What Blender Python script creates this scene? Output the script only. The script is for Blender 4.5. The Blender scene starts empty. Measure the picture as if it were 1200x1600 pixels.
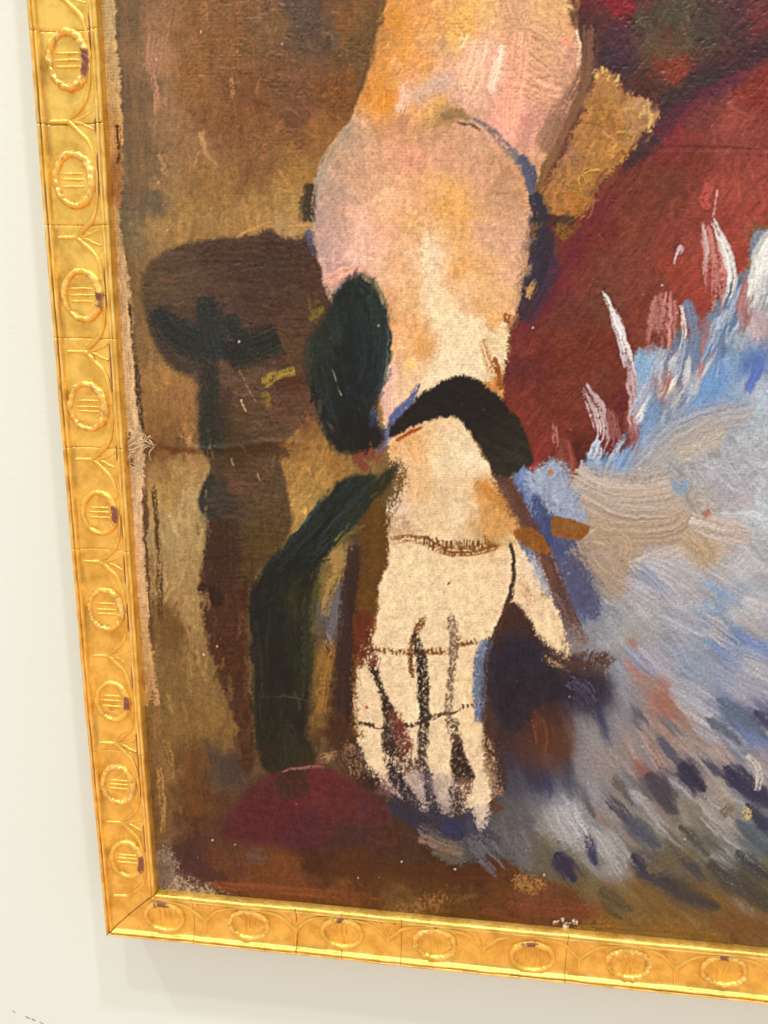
import bpy, bmesh, math
import numpy as np
from mathutils import Matrix, Vector

# ------------------------------------------------------------------ camera
scene = bpy.context.scene
PITCH = 0.05                      # spacing of the frame's medallions, metres
Z0 = 1.25                         # height of the frame's lower left medallion crossing
cam_d = bpy.data.cameras.new('camera')
cam = bpy.data.objects.new('camera', cam_d)
scene.collection.objects.link(cam)
cam_d.sensor_fit = 'VERTICAL'
cam_d.sensor_height = 36.0
cam_d.lens = 27.0
cam_d.clip_start = 0.01
cam_d.clip_end = 50
_r = Vector((0.99336440, 0.11409341, 0.01448659))
_u = Vector((-0.04109968, 0.23451806, 0.97124255))
_f = Vector((-0.10741501, 0.96539317, -0.23765109))
M = Matrix((_r, _u, -_f)).transposed().to_4x4()
M.translation = Vector((0.17872244, -0.34502168, 0.32351542 + Z0))
cam.matrix_world = M
scene.camera = cam

# ------------------------------------------------------------------ room light
world = bpy.data.worlds.new('World')
scene.world = world
world.use_nodes = True
wn, wl = world.node_tree.nodes, world.node_tree.links
bg = wn['Background']
tc = wn.new('ShaderNodeTexCoord')
sx = wn.new('ShaderNodeSeparateXYZ')
rp = wn.new('ShaderNodeValToRGB')
mr = wn.new('ShaderNodeMapRange')
mr.inputs['From Min'].default_value = -1
mr.inputs['From Max'].default_value = 1
wl.new(tc.outputs['Generated'], sx.inputs[0])
wl.new(sx.outputs['Z'], mr.inputs['Value'])
wl.new(mr.outputs[0], rp.inputs[0])
rp.color_ramp.elements[0].color = (1.0, 0.66, 0.43, 1)     # wooden floor of the room
rp.color_ramp.elements[0].position = 0.25
rp.color_ramp.elements[1].color = (0.86, 0.91, 0.88, 1)     # white walls and ceiling
rp.color_ramp.elements[1].position = 0.62
wl.new(rp.outputs[0], bg.inputs[0])
bg.inputs[1].default_value = 1.06


def lamp(name, loc, target, power, col, size):
    d = bpy.data.lights.new(name, 'SPOT')
    d.energy = power
    d.color = col
    d.shadow_soft_size = size
    d.spot_size = math.radians(60)
    d.spot_blend = 0.6
    o = bpy.data.objects.new(name, d)
    scene.collection.objects.link(o)
    o.location = loc
    o.rotation_euler = (Vector(target) - Vector(loc)).to_track_quat('-Z', 'Y').to_euler()
    return o


TGT = (0.18, 0.0, Z0 + 0.1)
lamp('gallery_spot', (0.85, -1.0, Z0 + 3.2), TGT, 138, (1.0, 1.0, 0.94), 0.05)
lamp('gallery_spot', (-1.2, -1.0, Z0 + 3.0), TGT, 98, (1.0, 0.99, 0.91), 0.05)
lamp('gallery_spot', (0.1, -1.3, Z0 + 3.3), TGT, 102, (1.0, 0.99, 0.92), 0.05)

scene.view_settings.view_transform = 'Standard'
scene.view_settings.look = 'None'
scene.view_settings.gamma = 1
scene.view_settings.exposure = 0.0

# albedo = photographed colour * ALB / LIGHT_TINT
ALB = 0.875
LIGHT_TINT = np.array([1.04, 0.985, 0.885], np.float32)

# ------------------------------------------------------------------ helpers
col = scene.collection


def link(o, parent=None):
    col.objects.link(o)
    if parent is not None:
        o.parent = parent
    return o


def mesh_obj(name, verts, faces, mat, parent=None, smooth=True):
    me = bpy.data.meshes.new(name)
    me.from_pydata(verts, [], faces)
    me.update()
    if smooth:
        me.polygons.foreach_set('use_smooth', np.ones(len(me.polygons), bool))
    if mat:
        me.materials.append(mat)
    return link(bpy.data.objects.new(name, me), parent)


def new_mat(name):
    m = bpy.data.materials.new(name)
    m.use_nodes = True
    nt = m.node_tree
    b = nt.nodes['Principled BSDF']
    return m, nt, b


def node(nt, typ, **kw):
    n = nt.nodes.new(typ)
    for k, v in kw.items():
        setattr(n, k, v)
    return n


RNG = np.random.default_rng(11)
TAB = RNG.random((256, 256)).astype(np.float32)


def vn(a, b, seed=0):
    """smooth value noise 0..1 at arrays a, b"""
    a = a + seed * 17.31
    b = b + seed * 7.77
    ia = np.floor(a).astype(np.int32)
    ib = np.floor(b).astype(np.int32)
    fa = (a - ia).astype(np.float32)
    fb = (b - ib).astype(np.float32)
    fa = fa * fa * (3 - 2 * fa)
    fb = fb * fb * (3 - 2 * fb)
    i0, i1 = ia & 255, (ia + 1) & 255
    j0, j1 = ib & 255, (ib + 1) & 255
    return (TAB[i0, j0] * (1 - fa) * (1 - fb) + TAB[i1, j0] * fa * (1 - fb)
            + TAB[i0, j1] * (1 - fa) * fb + TAB[i1, j1] * fa * fb)


def sstep(e0, e1, x):
    t = np.clip((x - e0) / (e1 - e0), 0, 1)
    return t * t * (3 - 2 * t)


def s2l(c):
    c = np.asarray(c, np.float32)
    return np.where(c <= 0.04045, c / 12.92, ((c + 0.055) / 1.055) ** 2.4)


# ------------------------------------------------------------------ materials
def wall_material():
    m, nt, b = new_mat('wall_paint')
    b.inputs['Base Color'].default_value = (0.745, 0.80, 0.78, 1)
    b.inputs['Roughness'].default_value = 0.62
    b.inputs['Specular IOR Level'].default_value = 0.3
    t = node(nt, 'ShaderNodeTexCoord')
    mp = node(nt, 'ShaderNodeMapping')
    mp.inputs['Scale'].default_value = (0.85, 1, 1.1)
    n1 = node(nt, 'ShaderNodeTexNoise')
    n1.inputs['Scale'].default_value = 260
    n1.inputs['Detail'].default_value = 3
    n1.inputs['Distortion'].default_value = 0.6
    n2 = node(nt, 'ShaderNodeTexNoise')
    n2.inputs['Scale'].default_value = 45
    n2.inputs['Detail'].default_value = 2
    mx = node(nt, 'ShaderNodeMath', operation='MULTIPLY_ADD')
    mx.inputs[1].default_value = 0.8
    bu = node(nt, 'ShaderNodeBump')
    bu.inputs['Strength'].default_value = 0.11
    bu.inputs['Distance'].default_value = 0.0012
    nt.links.new(t.outputs['Object'], mp.inputs[0])
    nt.links.new(mp.outputs[0], n1.inputs['Vector'])
    nt.links.new(t.outputs['Object'], n2.inputs['Vector'])
    nt.links.new(n2.outputs[0], mx.inputs[0])
    nt.links.new(n1.outputs[0], mx.inputs[2])
    nt.links.new(mx.outputs[0], bu.inputs['Height'])
    nt.links.new(bu.outputs[0], b.inputs['Normal'])
    return m


def gold_material():
    m, nt, b = new_mat('gilding')
    t = node(nt, 'ShaderNodeTexCoord')
    at = node(nt, 'ShaderNodeAttribute', attribute_name='wear')
    sp = node(nt, 'ShaderNodeSeparateColor')
    nt.links.new(at.outputs['Color'], sp.inputs[0])
    n1 = node(nt, 'ShaderNodeTexNoise')
    n1.inputs['Scale'].default_value = 95
    n1.inputs['Detail'].default_value = 8
    n1.inputs['Roughness'].default_value = 0.65
    nt.links.new(t.outputs['Object'], n1.inputs['Vector'])
    ramp = node(nt, 'ShaderNodeValToRGB')
    ramp.color_ramp.elements[0].position = 0.28
    ramp.color_ramp.elements[0].color = (0.60, 0.31, 0.045, 1)
    ramp.color_ramp.elements[1].position = 0.58
    ramp.color_ramp.elements[1].color = (0.93, 0.60, 0.14, 1)
    nt.links.new(n1.outputs[0], ramp.inputs[0])
    # burnishing lines left by the gilder
    mp = node(nt, 'ShaderNodeMapping')
    mp.inputs['Scale'].default_value = (900, 900, 40)
    n2 = node(nt, 'ShaderNodeTexNoise')
    n2.inputs['Scale'].default_value = 1
    n2.inputs['Detail'].default_value = 2
    nt.links.new(t.outputs['Object'], mp.inputs[0])
    nt.links.new(mp.outputs[0], n2.inputs['Vector'])
    # red bole showing through worn gold
    mixb = node(nt, 'ShaderNodeMix', data_type='RGBA')
    mixb.inputs['B'].default_value = (0.20, 0.055, 0.045, 1)
    nt.links.new(sp.outputs['Red'], mixb.inputs['Factor'])
    nt.links.new(ramp.outputs[0], mixb.inputs['A'])
    # gesso / dark joints
    mixc = node(nt, 'ShaderNodeMix', data_type='RGBA')
    mixc.inputs['B'].default_value = (0.045, 0.025, 0.012, 1)
    nt.links.new(sp.outputs['Green'], mixc.inputs['Factor'])
    nt.links.new(mixb.outputs['Result'], mixc.inputs['A'])
    mixd = node(nt, 'ShaderNodeMix', data_type='RGBA')
    mixd.inputs['B'].default_value = (0.90, 0.72, 0.34, 1)
    nt.links.new(sp.outputs['Blue'], mixd.inputs['Factor'])
    nt.links.new(mixc.outputs['Result'], mixd.inputs['A'])
    nt.links.new(mixd.outputs['Result'], b.inputs['Base Color'])
    inv = node(nt, 'ShaderNodeMath', operation='MAXIMUM')
    nt.links.new(sp.outputs['Red'], inv.inputs[0])
    nt.links.new(sp.outputs['Green'], inv.inputs[1])
    inv2 = node(nt, 'ShaderNodeMath', operation='MAXIMUM')
    nt.links.new(inv.outputs[0], inv2.inputs[0])
    nt.links.new(sp.outputs['Blue'], inv2.inputs[1])
    met = node(nt, 'ShaderNodeMapRange')
    met.inputs['To Min'].default_value = 0.78
    met.inputs['To Max'].default_value = 0.0
    nt.links.new(inv2.outputs[0], met.inputs['Value'])
    nt.links.new(met.outputs[0], b.inputs['Metallic'])
    rr = node(nt, 'ShaderNodeMapRange')
    rr.inputs['To Min'].default_value = 0.20
    rr.inputs['To Max'].default_value = 0.48
    nt.links.new(n1.outputs[0], rr.inputs['Value'])
    nt.links.new(rr.outputs[0], b.inputs['Roughness'])
    ad = node(nt, 'ShaderNodeMath', operation='ADD')
    nt.links.new(n1.outputs[0], ad.inputs[0])
    nt.links.new(n2.outputs[0], ad.inputs[1])
    n3 = node(nt, 'ShaderNodeTexNoise')
    n3.inputs['Scale'].default_value = 1300
    n3.inputs['Detail'].default_value = 2
    nt.links.new(t.outputs['Object'], n3.inputs['Vector'])
    ad2 = node(nt, 'ShaderNodeMath', operation='MULTIPLY_ADD')
    ad2.inputs[1].default_value = 0.35
    nt.links.new(n3.outputs[0], ad2.inputs[0])
    nt.links.new(ad.outputs[0], ad2.inputs[2])
    bu = node(nt, 'ShaderNodeBump')
    bu.inputs['Strength'].default_value = 0.28
    bu.inputs['Distance'].default_value = 0.0006
    nt.links.new(ad2.outputs[0], bu.inputs['Height'])
    nt.links.new(bu.outputs[0], b.inputs['Normal'])
    return m


def paint_material():
    m, nt, b = new_mat('oil_paint_on_canvas')
    at = node(nt, 'ShaderNodeAttribute', attribute_name='paint')
    t = node(nt, 'ShaderNodeTexCoord')
    # woven threads of the canvas
    wv = []
    for d in ('X', 'Z'):
        w = node(nt, 'ShaderNodeTexWave', wave_type='BANDS', bands_direction=d)
        w.inputs['Scale'].default_value = 2 * math.pi / 20 / 0.00125
        w.inputs['Distortion'].default_value = 2.6
        w.inputs['Detail'].default_value = 2
        w.inputs['Detail Scale'].default_value = 0.6
        nt.links.new(t.outputs['Object'], w.inputs['Vector'])
        wv.append(w)
    mul = node(nt, 'ShaderNodeMath', operation='ADD')
    nt.links.new(wv[0].outputs['Fac'], mul.inputs[0])
    zs = node(nt, 'ShaderNodeMath', operation='MULTIPLY')
    zs.inputs[1].default_value = 0.4
    nt.links.new(wv[1].outputs['Fac'], zs.inputs[0])
    nt.links.new(zs.outputs[0], mul.inputs[1])
    n = node(nt, 'ShaderNodeTexNoise')
    n.inputs['Scale'].default_value = 900
    n.inputs['Detail'].default_value = 3
    nt.links.new(t.outputs['Object'], n.inputs['Vector'])
    hh = node(nt, 'ShaderNodeMath', operation='MULTIPLY_ADD')
    hh.inputs[1].default_value = 1.6
    nt.links.new(n.outputs[0], hh.inputs[0])
    nt.links.new(mul.outputs[0], hh.inputs[2])
    bu = node(nt, 'ShaderNodeBump')
    bu.inputs['Distance'].default_value = 0.000085
    nt.links.new(at.outputs['Alpha'], bu.inputs['Strength'])
    nt.links.new(hh.outputs[0], bu.inputs['Height'])
    nt.links.new(bu.outputs[0], b.inputs['Normal'])
    nt.links.new(at.outputs['Color'], b.inputs['Base Color'])
    rr = node(nt, 'ShaderNodeMapRange')
    rr.inputs['To Min'].default_value = 0.26
    rr.inputs['To Max'].default_value = 0.52
    nt.links.new(n.outputs[0], rr.inputs['Value'])
    nt.links.new(rr.outputs[0], b.inputs['Roughness'])
    b.inputs['Specular IOR Level'].default_value = 0.24
    return m


def plain(name, c, rough=0.8):
    m, nt, b = new_mat(name)
    n = node(nt, 'ShaderNodeTexNoise')
    n.inputs['Scale'].default_value = 600
    rm = node(nt, 'ShaderNodeValToRGB')
    rm.color_ramp.elements[0].color = (*[x * 0.75 for x in c], 1)
    rm.color_ramp.elements[1].color = (*[min(1, x * 1.2) for x in c], 1)
    nt.links.new(n.outputs[0], rm.inputs[0])
    nt.links.new(rm.outputs[0], b.inputs['Base Color'])
    b.inputs['Roughness'].default_value = rough
    return m


M_WALL = wall_material()
M_GOLD = gold_material()
M_PAINT = paint_material()
M_THREAD = plain('raw_linen_thread', (0.56, 0.41, 0.26))
M_DARK = plain('dark_gap', (0.02, 0.012, 0.008))
M_SCUFF = plain('scuff', (0.30, 0.26, 0.24))

# ------------------------------------------------------------------ wall
WALL_Y = 0.024


def build_wall():
    v = [(-1.2, WALL_Y, Z0 - 1.2), (1.6, WALL_Y, Z0 - 1.2), (1.6, WALL_Y, Z0 + 1.4), (-1.2, WALL_Y, Z0 + 1.4),
         (-1.2, WALL_Y + 0.1, Z0 - 1.2), (1.6, WALL_Y + 0.1, Z0 - 1.2), (1.6, WALL_Y + 0.1, Z0 + 1.4), (-1.2, WALL_Y + 0.1, Z0 + 1.4)]
    fcs = [(0, 1, 2, 3), (5, 4, 7, 6), (4, 0, 3, 7), (1, 5, 6, 2), (3, 2, 6, 7), (4, 5, 1, 0)]
    w = mesh_obj('wall', v, fcs, M_WALL, smooth=False)
    w['kind'] = 'structure'
    return w


wall = build_wall()

# ------------------------------------------------------------------ the framed painting
painting = bpy.data.objects.new('framed_painting', None)
link(painting)
painting.location = (0, 0, Z0)
painting['label'] = 'oil painting of a bare arm and pale hand in a carved gold frame'
painting['category'] = 'painting'


# --- frame rails ----------------------------------------------------
W = 31.8     # mm
PROFILE = [(0, -23.8), (0, -14), (0, -4), (0.12, -1.6), (0.5, -0.3), (1.1, 0.35), (1.7, 0.1), (2.1, -0.7), (2.3, -1.15),
           (2.5, -0.8), (2.8, 0.0), (3.3, 0.45), (3.8, 0.2), (4.2, -0.6), (4.5, -1.6), (5.1, -2.1), (6.5, -2.3), (9, -2.5),
           (11, -2.65), (13, -2.7), (15, -2.7), (17, -2.65), (19, -2.5), (21, -2.3), (23.5, -2.0), (26.0, -1.6), (26.9, -1.5), (27.2, -1.7),
           (27.45, -1.0), (27.7, -0.3), (28.1, 0.25), (28.6, 0.2), (28.95, -0.35), (29.2, -0.6), (29.45, -0.2), (29.85, 0.45),
           (30.3, 0.65), (30.8, 0.4), (31.15, -0.3), (31.4, -1.2), (31.6, -2.2), (31.75, -3.2), (31.8, -4.2), (31.8, -6.0)]
PS = np.array([p[0] for p in PROFILE])
PZ = np.array([p[1] for p in PROFILE])


def field_z(s):
    return float(np.interp(s, PS[2:-1], PZ[2:-1]))


def rail_point(rail, along, s, z):
    """along, s, z in mm; along measured from the outer corner -> metres in the painting's space"""
    a = 0.301 * 50
    if rail == 'left':
        v = (along - a) / 50
        bow = 0.012 - 0.028 * (1 - ((v - 4.6) / 4.9) ** 2)
        return ((s - a + bow * 50) / 1000, -z / 1000, (along - a) / 1000)
    u = (along - a) / 50
    return ((along - a) / 1000, -z / 1000, (s - a) / 1000)


def build_rail(rail, length, cracks, parent, seed):
    al = list(np.arange(33.5, length, 1.4))
    cr = {}
    cdark = {round(c, 3): (0.9 if wd > 0.35 else 0.38) for c, wd in cracks}
    for c, wd in cracks:
        for d, dep in ((-wd * 1.6, 0), (-wd * 0.7, 0.25), (0, 1.0), (wd * 0.7, 0.25), (wd * 1.6, 0)):
            cr[c + d] = dep
        al = [x for x in al if abs(x - c) > wd * 2.2]
    al = sorted(al + list(cr))
    rings = [None, 'mitre'] + al
    V, WR = [], []
    ns = len(PS)
    for k, L in enumerate(rings):
        for i in range(ns):
            s, z = PS[i], PZ[i]
            aa = (s + 0.22) if L is None else (s + 0.75) if L == 'mitre' else max(L, s + 0.2)
            w1 = vn(np.float32(aa / 7), np.float32(s / 2.2), seed) - 0.5
            w2 = vn(np.float32(aa / 40), np.float32(s / 9 + 3), seed + 3) - 0.5
            dz = 0.28 * float(w1) + 0.5 * float(w2) if i > 2 else 0
            ds = 0.22 * float(vn(np.float32(aa / 11), np.float32(1.5), seed + 5) - 0.5) + 0.5 * float(vn(np.float32(aa / 60), np.float32(2.5), seed + 6) - 0.5)
            bole = dark = lite = 0.0
            if L in cr and i > 2 and s < 31:
                dz -= 0.6 * cr[L]
                dark = cdark.get(round(L, 3), 0.6) if cr[L] == 1.0 else 0.15 * (cr[L] > 0)
            if L is None and i > 2:
                dark = 0.75
            if 26.8 < s < 27.5:
                bole = float(sstep(0.50, 0.62, vn(np.float32(aa / 8), np.float32(0.5), seed + 8)))
            elif s < 0.7 and i > 1:
                bole = 0.9 * float(sstep(0.52, 0.64, vn(np.float32(aa / 9), np.float32(i / 3), seed + 9)))
            elif 2.0 < s < 2.6:
                bole = 0.6 * float(sstep(0.45, 0.65, vn(np.float32(aa / 14), np.float32(0.5), seed + 10)))
            elif 4.3 < s < 5.4:
                dark = max(dark, 0.35 * float(sstep(0.45, 0.7, vn(np.float32(aa / 10), np.float32(0.5), seed + 12))))
            if s in (1.1, 1.7, 3.3, 28.1, 28.6, 30.3, 29.85):
                lite = 0.55 * float(sstep(0.45, 0.75, vn(np.float32(aa / 5), np.float32(s * 3), seed + 14)))
            V.append(rail_point(rail, aa, s + (ds if 0 < i < ns - 2 else ds), z + dz))
            WR.append((bole, dark, lite, 1))
    F = []
    for k in range(len(rings) - 1):
        for i in range(ns - 1):
            a, b, c, d = k * ns + i, k * ns + i + 1, (k + 1) * ns + i + 1, (k + 1) * ns + i
            F.append((a, b, c, d) if rail == 'left' else (a, d, c, b))
    F.append(tuple(range(ns)) if rail == 'bottom' else tuple(range(ns))[::-1])
    last = (len(rings) - 1) * ns
    F.append(tuple(last + i for i in range(ns)))
    o = mesh_obj('frame_rail', V, F, M_GOLD, parent)
    ca = o.data.color_attributes.new('wear', 'FLOAT_COLOR', 'POINT')
    ca.data.foreach_set('color', np.array(WR, np.float32).ravel())
    o.data.update()
    return o


def frame_rot(rail):
    # local x = along the rail, local y = from the outer to the inner edge, local z = towards the viewer
    if rail == 'left':
        return Matrix(((0, 1, 0), (0, 0, -1), (1, 0, 0)))
    return Matrix(((1, 0, 0), (0, 0, -1), (0, 1, 0)))


def put(o, rail, along, s, z, mirror=False):
    p = rail_point(rail, along, s, z)
    m = frame_rot(rail).to_4x4()
    m.translation = Vector(p)
    o.matrix_local = m


def ornament_mesh(name, V, F, wear, flip):
    me = bpy.data.meshes.new(name)
    if flip:
        F = [tuple(reversed(f)) for f in F]
    me.from_pydata([(x / 1000, y / 1000, z / 1000) for x, y, z in V], [], F)
    me.update()
    me.polygons.foreach_set('use_smooth', np.ones(len(me.polygons), bool))
    me.materials.append(M_GOLD)
    ca = me.color_attributes.new('wear', 'FLOAT_COLOR', 'POINT')
    ca.data.foreach_set('color', np.array(wear, np.float32).ravel())
    return me


def medallion_mesh(seed, worn, rough, flip):
    r = np.random.default_rng(seed)
    V, F, WR = [], [], []
    nt_, np_ = 96, 12
    rx, ry = 10.6 + r.uniform(-.3, .3), 8.5 + r.uniform(-.2, .2)
    tw = r.integers(20, 27)
    for i in range(nt_):
        th = 2 * math.pi * i / nt_
        inner = max(0, math.sin(th)) ** 1.5           # side next to the sight edge is fuller
        tube_w = 1.55 + 0.75 * inner
        tube_h = 2.2 + 0.5 * inner
        for j in range(np_):
            ph = 2 * math.pi * j / np_
            rope = math.sin(tw * th + 1.6 * ph)
            n = float(vn(np.float32(th * 6), np.float32(ph * 1.2), seed % 90)) - 0.5
            k = 1 + rough * (0.07 * rope + 0.40 * n) + 0.12 * n
            off = tube_w * math.cos(ph) * k
            z = tube_h * math.sin(ph) * k
            V.append(((rx + off) * math.cos(th), (ry + off) * math.sin(th) + 0.4 * inner, z - 0.15))
            b = d = l = 0.0
            if worn and math.cos(ph) < 0.75 and math.sin(ph) > -0.2:
                e = worn + 0.22 * (float(vn(np.float32(th * 11), np.float32(ph * 1.4), seed % 30)) - 0.5) * 2
                ang = abs(th - math.pi / 2 - 0.1)
                b = float(sstep(e + 0.06, e - 0.06, ang)) * float(sstep(0.8, 0.45, math.cos(ph)))
            n2 = float(vn(np.float32(th * 5), np.float32(ph * 1.5), seed % 70 + 5))
            if rough > 0.5:
                l = 0.45 * float(sstep(0.60, 0.80, n2)) * (1 - b)
                b = max(b, 0.5 * float(sstep(0.74, 0.84, float(vn(np.float32(th * 8), np.float32(ph * 2), seed % 50 + 9)))))
            WR.append((b, d, l, 1))
    for i in range(nt_):
        for j in range(np_):
            a, b_ = i * np_ + j, i * np_ + (j + 1) % np_
            c, d_ = ((i + 1) % nt_) * np_ + (j + 1) % np_, ((i + 1) % nt_) * np_ + j
            F.append((a, d_, c, b_))
    # oval floor inside the ring, gently dished
    base = len(V)
    nr = 6
    V.append((0, 0, -0.25))
    WR.append((0, 0, 0, 1))
    for q in range(1, nr + 1):
        f = q / nr
        for i in range(48):
            th = 2 * math.pi * i / 48
            n = float(vn(np.float32(th * 3 + 20), np.float32(f * 4), seed % 60)) - 0.5
            V.append((rx * f * math.cos(th), ry * f * math.sin(th), -0.25 + 0.55 * f * f + 0.22 * n))
            WR.append((0, 0.25 if f > 0.8 and n > 0.05 else 0, 0, 1))
    for i in range(48):
        F.append((base, base + 1 + i, base + 1 + (i + 1) % 48))
        for q in range(nr - 1):
            a = base + 1 + q * 48
            F.append((a + i, a + 48 + i, a + 48 + (i + 1) % 48, a + (i + 1) % 48))
    # three bars across the oval
    for x0 in (-2.7, 0.0, 2.7):
        x0 += r.uniform(-.35, .35)
        half = ry * math.sqrt(max(0.1, 1 - (x0 / rx) ** 2)) - 0.9 + r.uniform(-.5, .2)
        bs = len(V)
        nn = 10
        for i in range(nn + 1):
            y = -half + 2 * half * i / nn
            rad = 0.62 * (1 - 0.55 * abs(2 * i / nn - 1) ** 3)
            wob = 0.25 * (float(vn(np.float32(y / 3), np.float32(x0), seed % 40)) - 0.5)
            for j in range(7):
                ph = math.pi * j / 6
                V.append((x0 + wob + 1.15 * rad * math.cos(ph), y, -0.32 + 1.55 * rad * math.sin(ph)))
                WR.append((0, 0, 0, 1))
        for i in range(nn):
            for j in range(6):
                a = bs + i * 7 + j
                F.append((a, a + 1, a + 8, a + 7))
    return ornament_mesh('medallion', V, F, WR, flip)


def rib(V, F, WR, pts, r0, r1, flat=1.0, seed=1):
    """tapered half-round rib lying on the rail"""
    pts = [Vector(p) for p in pts]
    P = []
    n = len(pts)
    for i in range(n - 1):
        p0, p1, p2, p3 = pts[max(0, i - 1)], pts[i], pts[i + 1], pts[min(n - 1, i + 2)]
        for k in range(6):
            t = k / 6
            P.append(0.5 * ((2 * p1) + (p2 - p0) * t + (2 * p0 - 5 * p1 + 4 * p2 - p3) * t * t + (3 * p1 - p0 - 3 * p2 + p3) * t ** 3))
    P.append(pts[-1])
    bs = len(V)
    m = len(P)
    for i, p in enumerate(P):
        tan = (P[min(m - 1, i + 1)] - P[max(0, i - 1)]).normalized()
        nrm = Vector((-tan.y, tan.x, 0))
        f = i / (m - 1)
        rad = (r0 + (r1 - r0) * f) * (1 + 0.35 * (float(vn(np.float32(i / 3), np.float32(seed), seed)) - 0.5))
        for j in range(7):
            ph = math.pi * j / 6
            q = p + nrm * (rad * math.cos(ph)) + Vector((0, 0, flat * rad * math.sin(ph) - 0.12))
            V.append(tuple(q))
            WR.append((0, 0, 0, 1))
    for i in range(m - 1):
        for j in range(6):
            a = bs + i * 7 + j
            F.append((a, a + 7, a + 8, a + 1))


def arch_mesh(seed, flip):
    """stem that forks into two arching ribs with a small leaf between them"""
    r = np.random.default_rng(seed)
    V, F, WR = [], [], []

    def P(x, s):
        return (x, s - 15, field_z(s) - field_z(15))
    j = lambda a=.4: r.uniform(-a, a)
    rib(V, F, WR, [P(j(.2), 5.6), P(0, 10), P(0, 14.5)], 0.6 + j(.12), 1.0, 0.9, seed % 30)
    for sg in (-1, 1):
        rib(V, F, WR, [P(0, 14), P(sg * 1.9, 16.2), P(sg * (4.6 + j()), 19.2), P(sg * (7.6 + j()), 22.4), P(sg * (11 + j()), 24.3), P(sg * 15.5, 25.4), P(sg * 20, 25.9), P(sg * 25, 26.1)],
            1.35 + j(.2), 0.70, 0.9, seed % 30 + sg)
        rib(V, F, WR, [P(0, 14.6), P(sg * 0.7, 18.4), P(sg * (2.0 + j(.3)), 21.8), P(sg * 3.6, 25.8)], 1.0, 0.5, 0.65, seed % 30 + 2 * sg)
    return ornament_mesh('arch_ornament', V, F, WR, flip)


L_MED = [8.627, 7.669, 6.687, 5.67, 4.634, 3.626, 2.609, 1.627, 0.704]
L_OFF = [0.016, -0.003, -0.002, -0.03, 0.01, -0.001, -0.008, -0.023, 0.007]
B_MED = [0.40, 1.369, 2.408, 3.421, 4.455, 5.446, 6.403]
B_OFF = [0, 0.007, 0.022, 0.005, -0.031, -0.003, 0.03]
L_ARC = [8.147, 7.189, 6.179, 5.161, 4.128, 3.115, 2.116, 1.158, 0.215]
B_ARC = [0.867, 1.892, 2.911, 3.936, 4.948, 5.926]
L_MED = [10.6, 9.62] + L_MED
L_OFF = [0, 0] + L_OFF
L_ARC = [11.1, 10.12, 9.12] + L_ARC
B_MED += [7.42, 8.43]
B_OFF += [0, 0]
B_ARC += [6.91, 7.92]
L_WORN = {0: 0.30, 2: 0.55, 4: 0.24, 6: 0.40, 8: 0.42, 10: 0.46}
B_WORN = {0: 0.34, 2: 0.22, 4: 0.30, 6: 0.2}
A_ = 0.301 * 50
crL = [(8.849, .22), (8.123, .42), (7.292, .2), (6.302, .3), (5.279, .25), (4.262, .18), (2.029, .18), (10.3, .2)]
crB = [(0.737, .25), (1.905, .4), (2.409, .22), (3.059, .28), (4.807, .25), (7.2, .25)]
rail_l = build_rail('left', A_ + 11.4 * 50, [(c * 50 + A_, w) for c, w in crL], painting, 3)
rail_b = build_rail('bottom', A_ + 8.8 * 50, [(c * 50 + A_, w) for c, w in crB], painting, 23)
rail_l['label'] = 'upright left rail of the gold frame'
rail_b['label'] = 'bottom rail of the gold frame'
for i, (v, off) in enumerate(zip(L_MED, L_OFF)):
    rough = [0.2, 0.5, 1.0, 0.9, 0.55, 0.95, 0.25, 0.8, 0.2, 0.6, 0.3][i]
    o = link(bpy.data.objects.new('medallion', medallion_mesh(100 + i * 7, L_WORN.get(i, 0), rough, True)), rail_l)
    put(o, 'left', v * 50 + A_, 15.05 + off * 50, field_z(15))
for i, (u, off) in enumerate(zip(B_MED, B_OFF)):
    rough = [0.3, 0.8, 0.25, 0.9, 0.4, 0.95, 0.7, .5, .5][i]
    o = link(bpy.data.objects.new('medallion', medallion_mesh(300 + i * 7, B_WORN.get(i, 0), rough, False)), rail_b)
    put(o, 'bottom', u * 50 + A_, 15.05 + off * 50, field_z(15))
for i, v in enumerate(L_ARC):
    if v < 0.3:
        continue
    o = link(bpy.data.objects.new('arch_ornament', arch_mesh(500 + i * 3, True)), rail_l)
    put(o, 'left', v * 50 + A_, 15, field_z(15))
for i, u in enumerate(B_ARC):
    o = link(bpy.data.objects.new('arch_ornament', arch_mesh(600 + i * 3, False)), rail_b)
    put(o, 'bottom', u * 50 + A_, 15, field_z(15))

# half arch next to the mitre on the left rail
V, F, WR = [], [], []
PP = lambda x, s: (x, s - 15, field_z(s) - field_z(15))
rib(V, F, WR, [PP(0, 5.6), PP(0, 10), PP(0, 14.5)], 0.8, 1.1, 0.8, 4)
rib(V, F, WR, [PP(0, 14), PP(1.9, 16.2), PP(4.6, 19.2), PP(7.6, 22.4), PP(11, 24.3), PP(15.5, 25.4), PP(20, 25.9), PP(24, 26.1)], 1.4, 0.7, 0.85, 5)
o = link(bpy.data.objects.new('arch_ornament', ornament_mesh('arch_ornament', V, F, WR, True)), rail_l)
put(o, 'left', 0.215 * 50 + A_, 15, field_z(15))
# dark wood seen down the open mitre
mv = [rail_point('left', s - 0.45 * k, s + 0.45 * k, z) for s, z in ((0.6, -4.0), (W - 0.4, -3.0), (W - 0.4, -5.5), (0.6, -20)) for k in (-1, 1)]
mesh_obj('mitre_gap', mv, [(0, 2, 3, 1), (2, 4, 5, 3), (4, 6, 7, 5), (6, 0, 1, 7)], M_DARK, rail_l, smooth=False)

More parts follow.
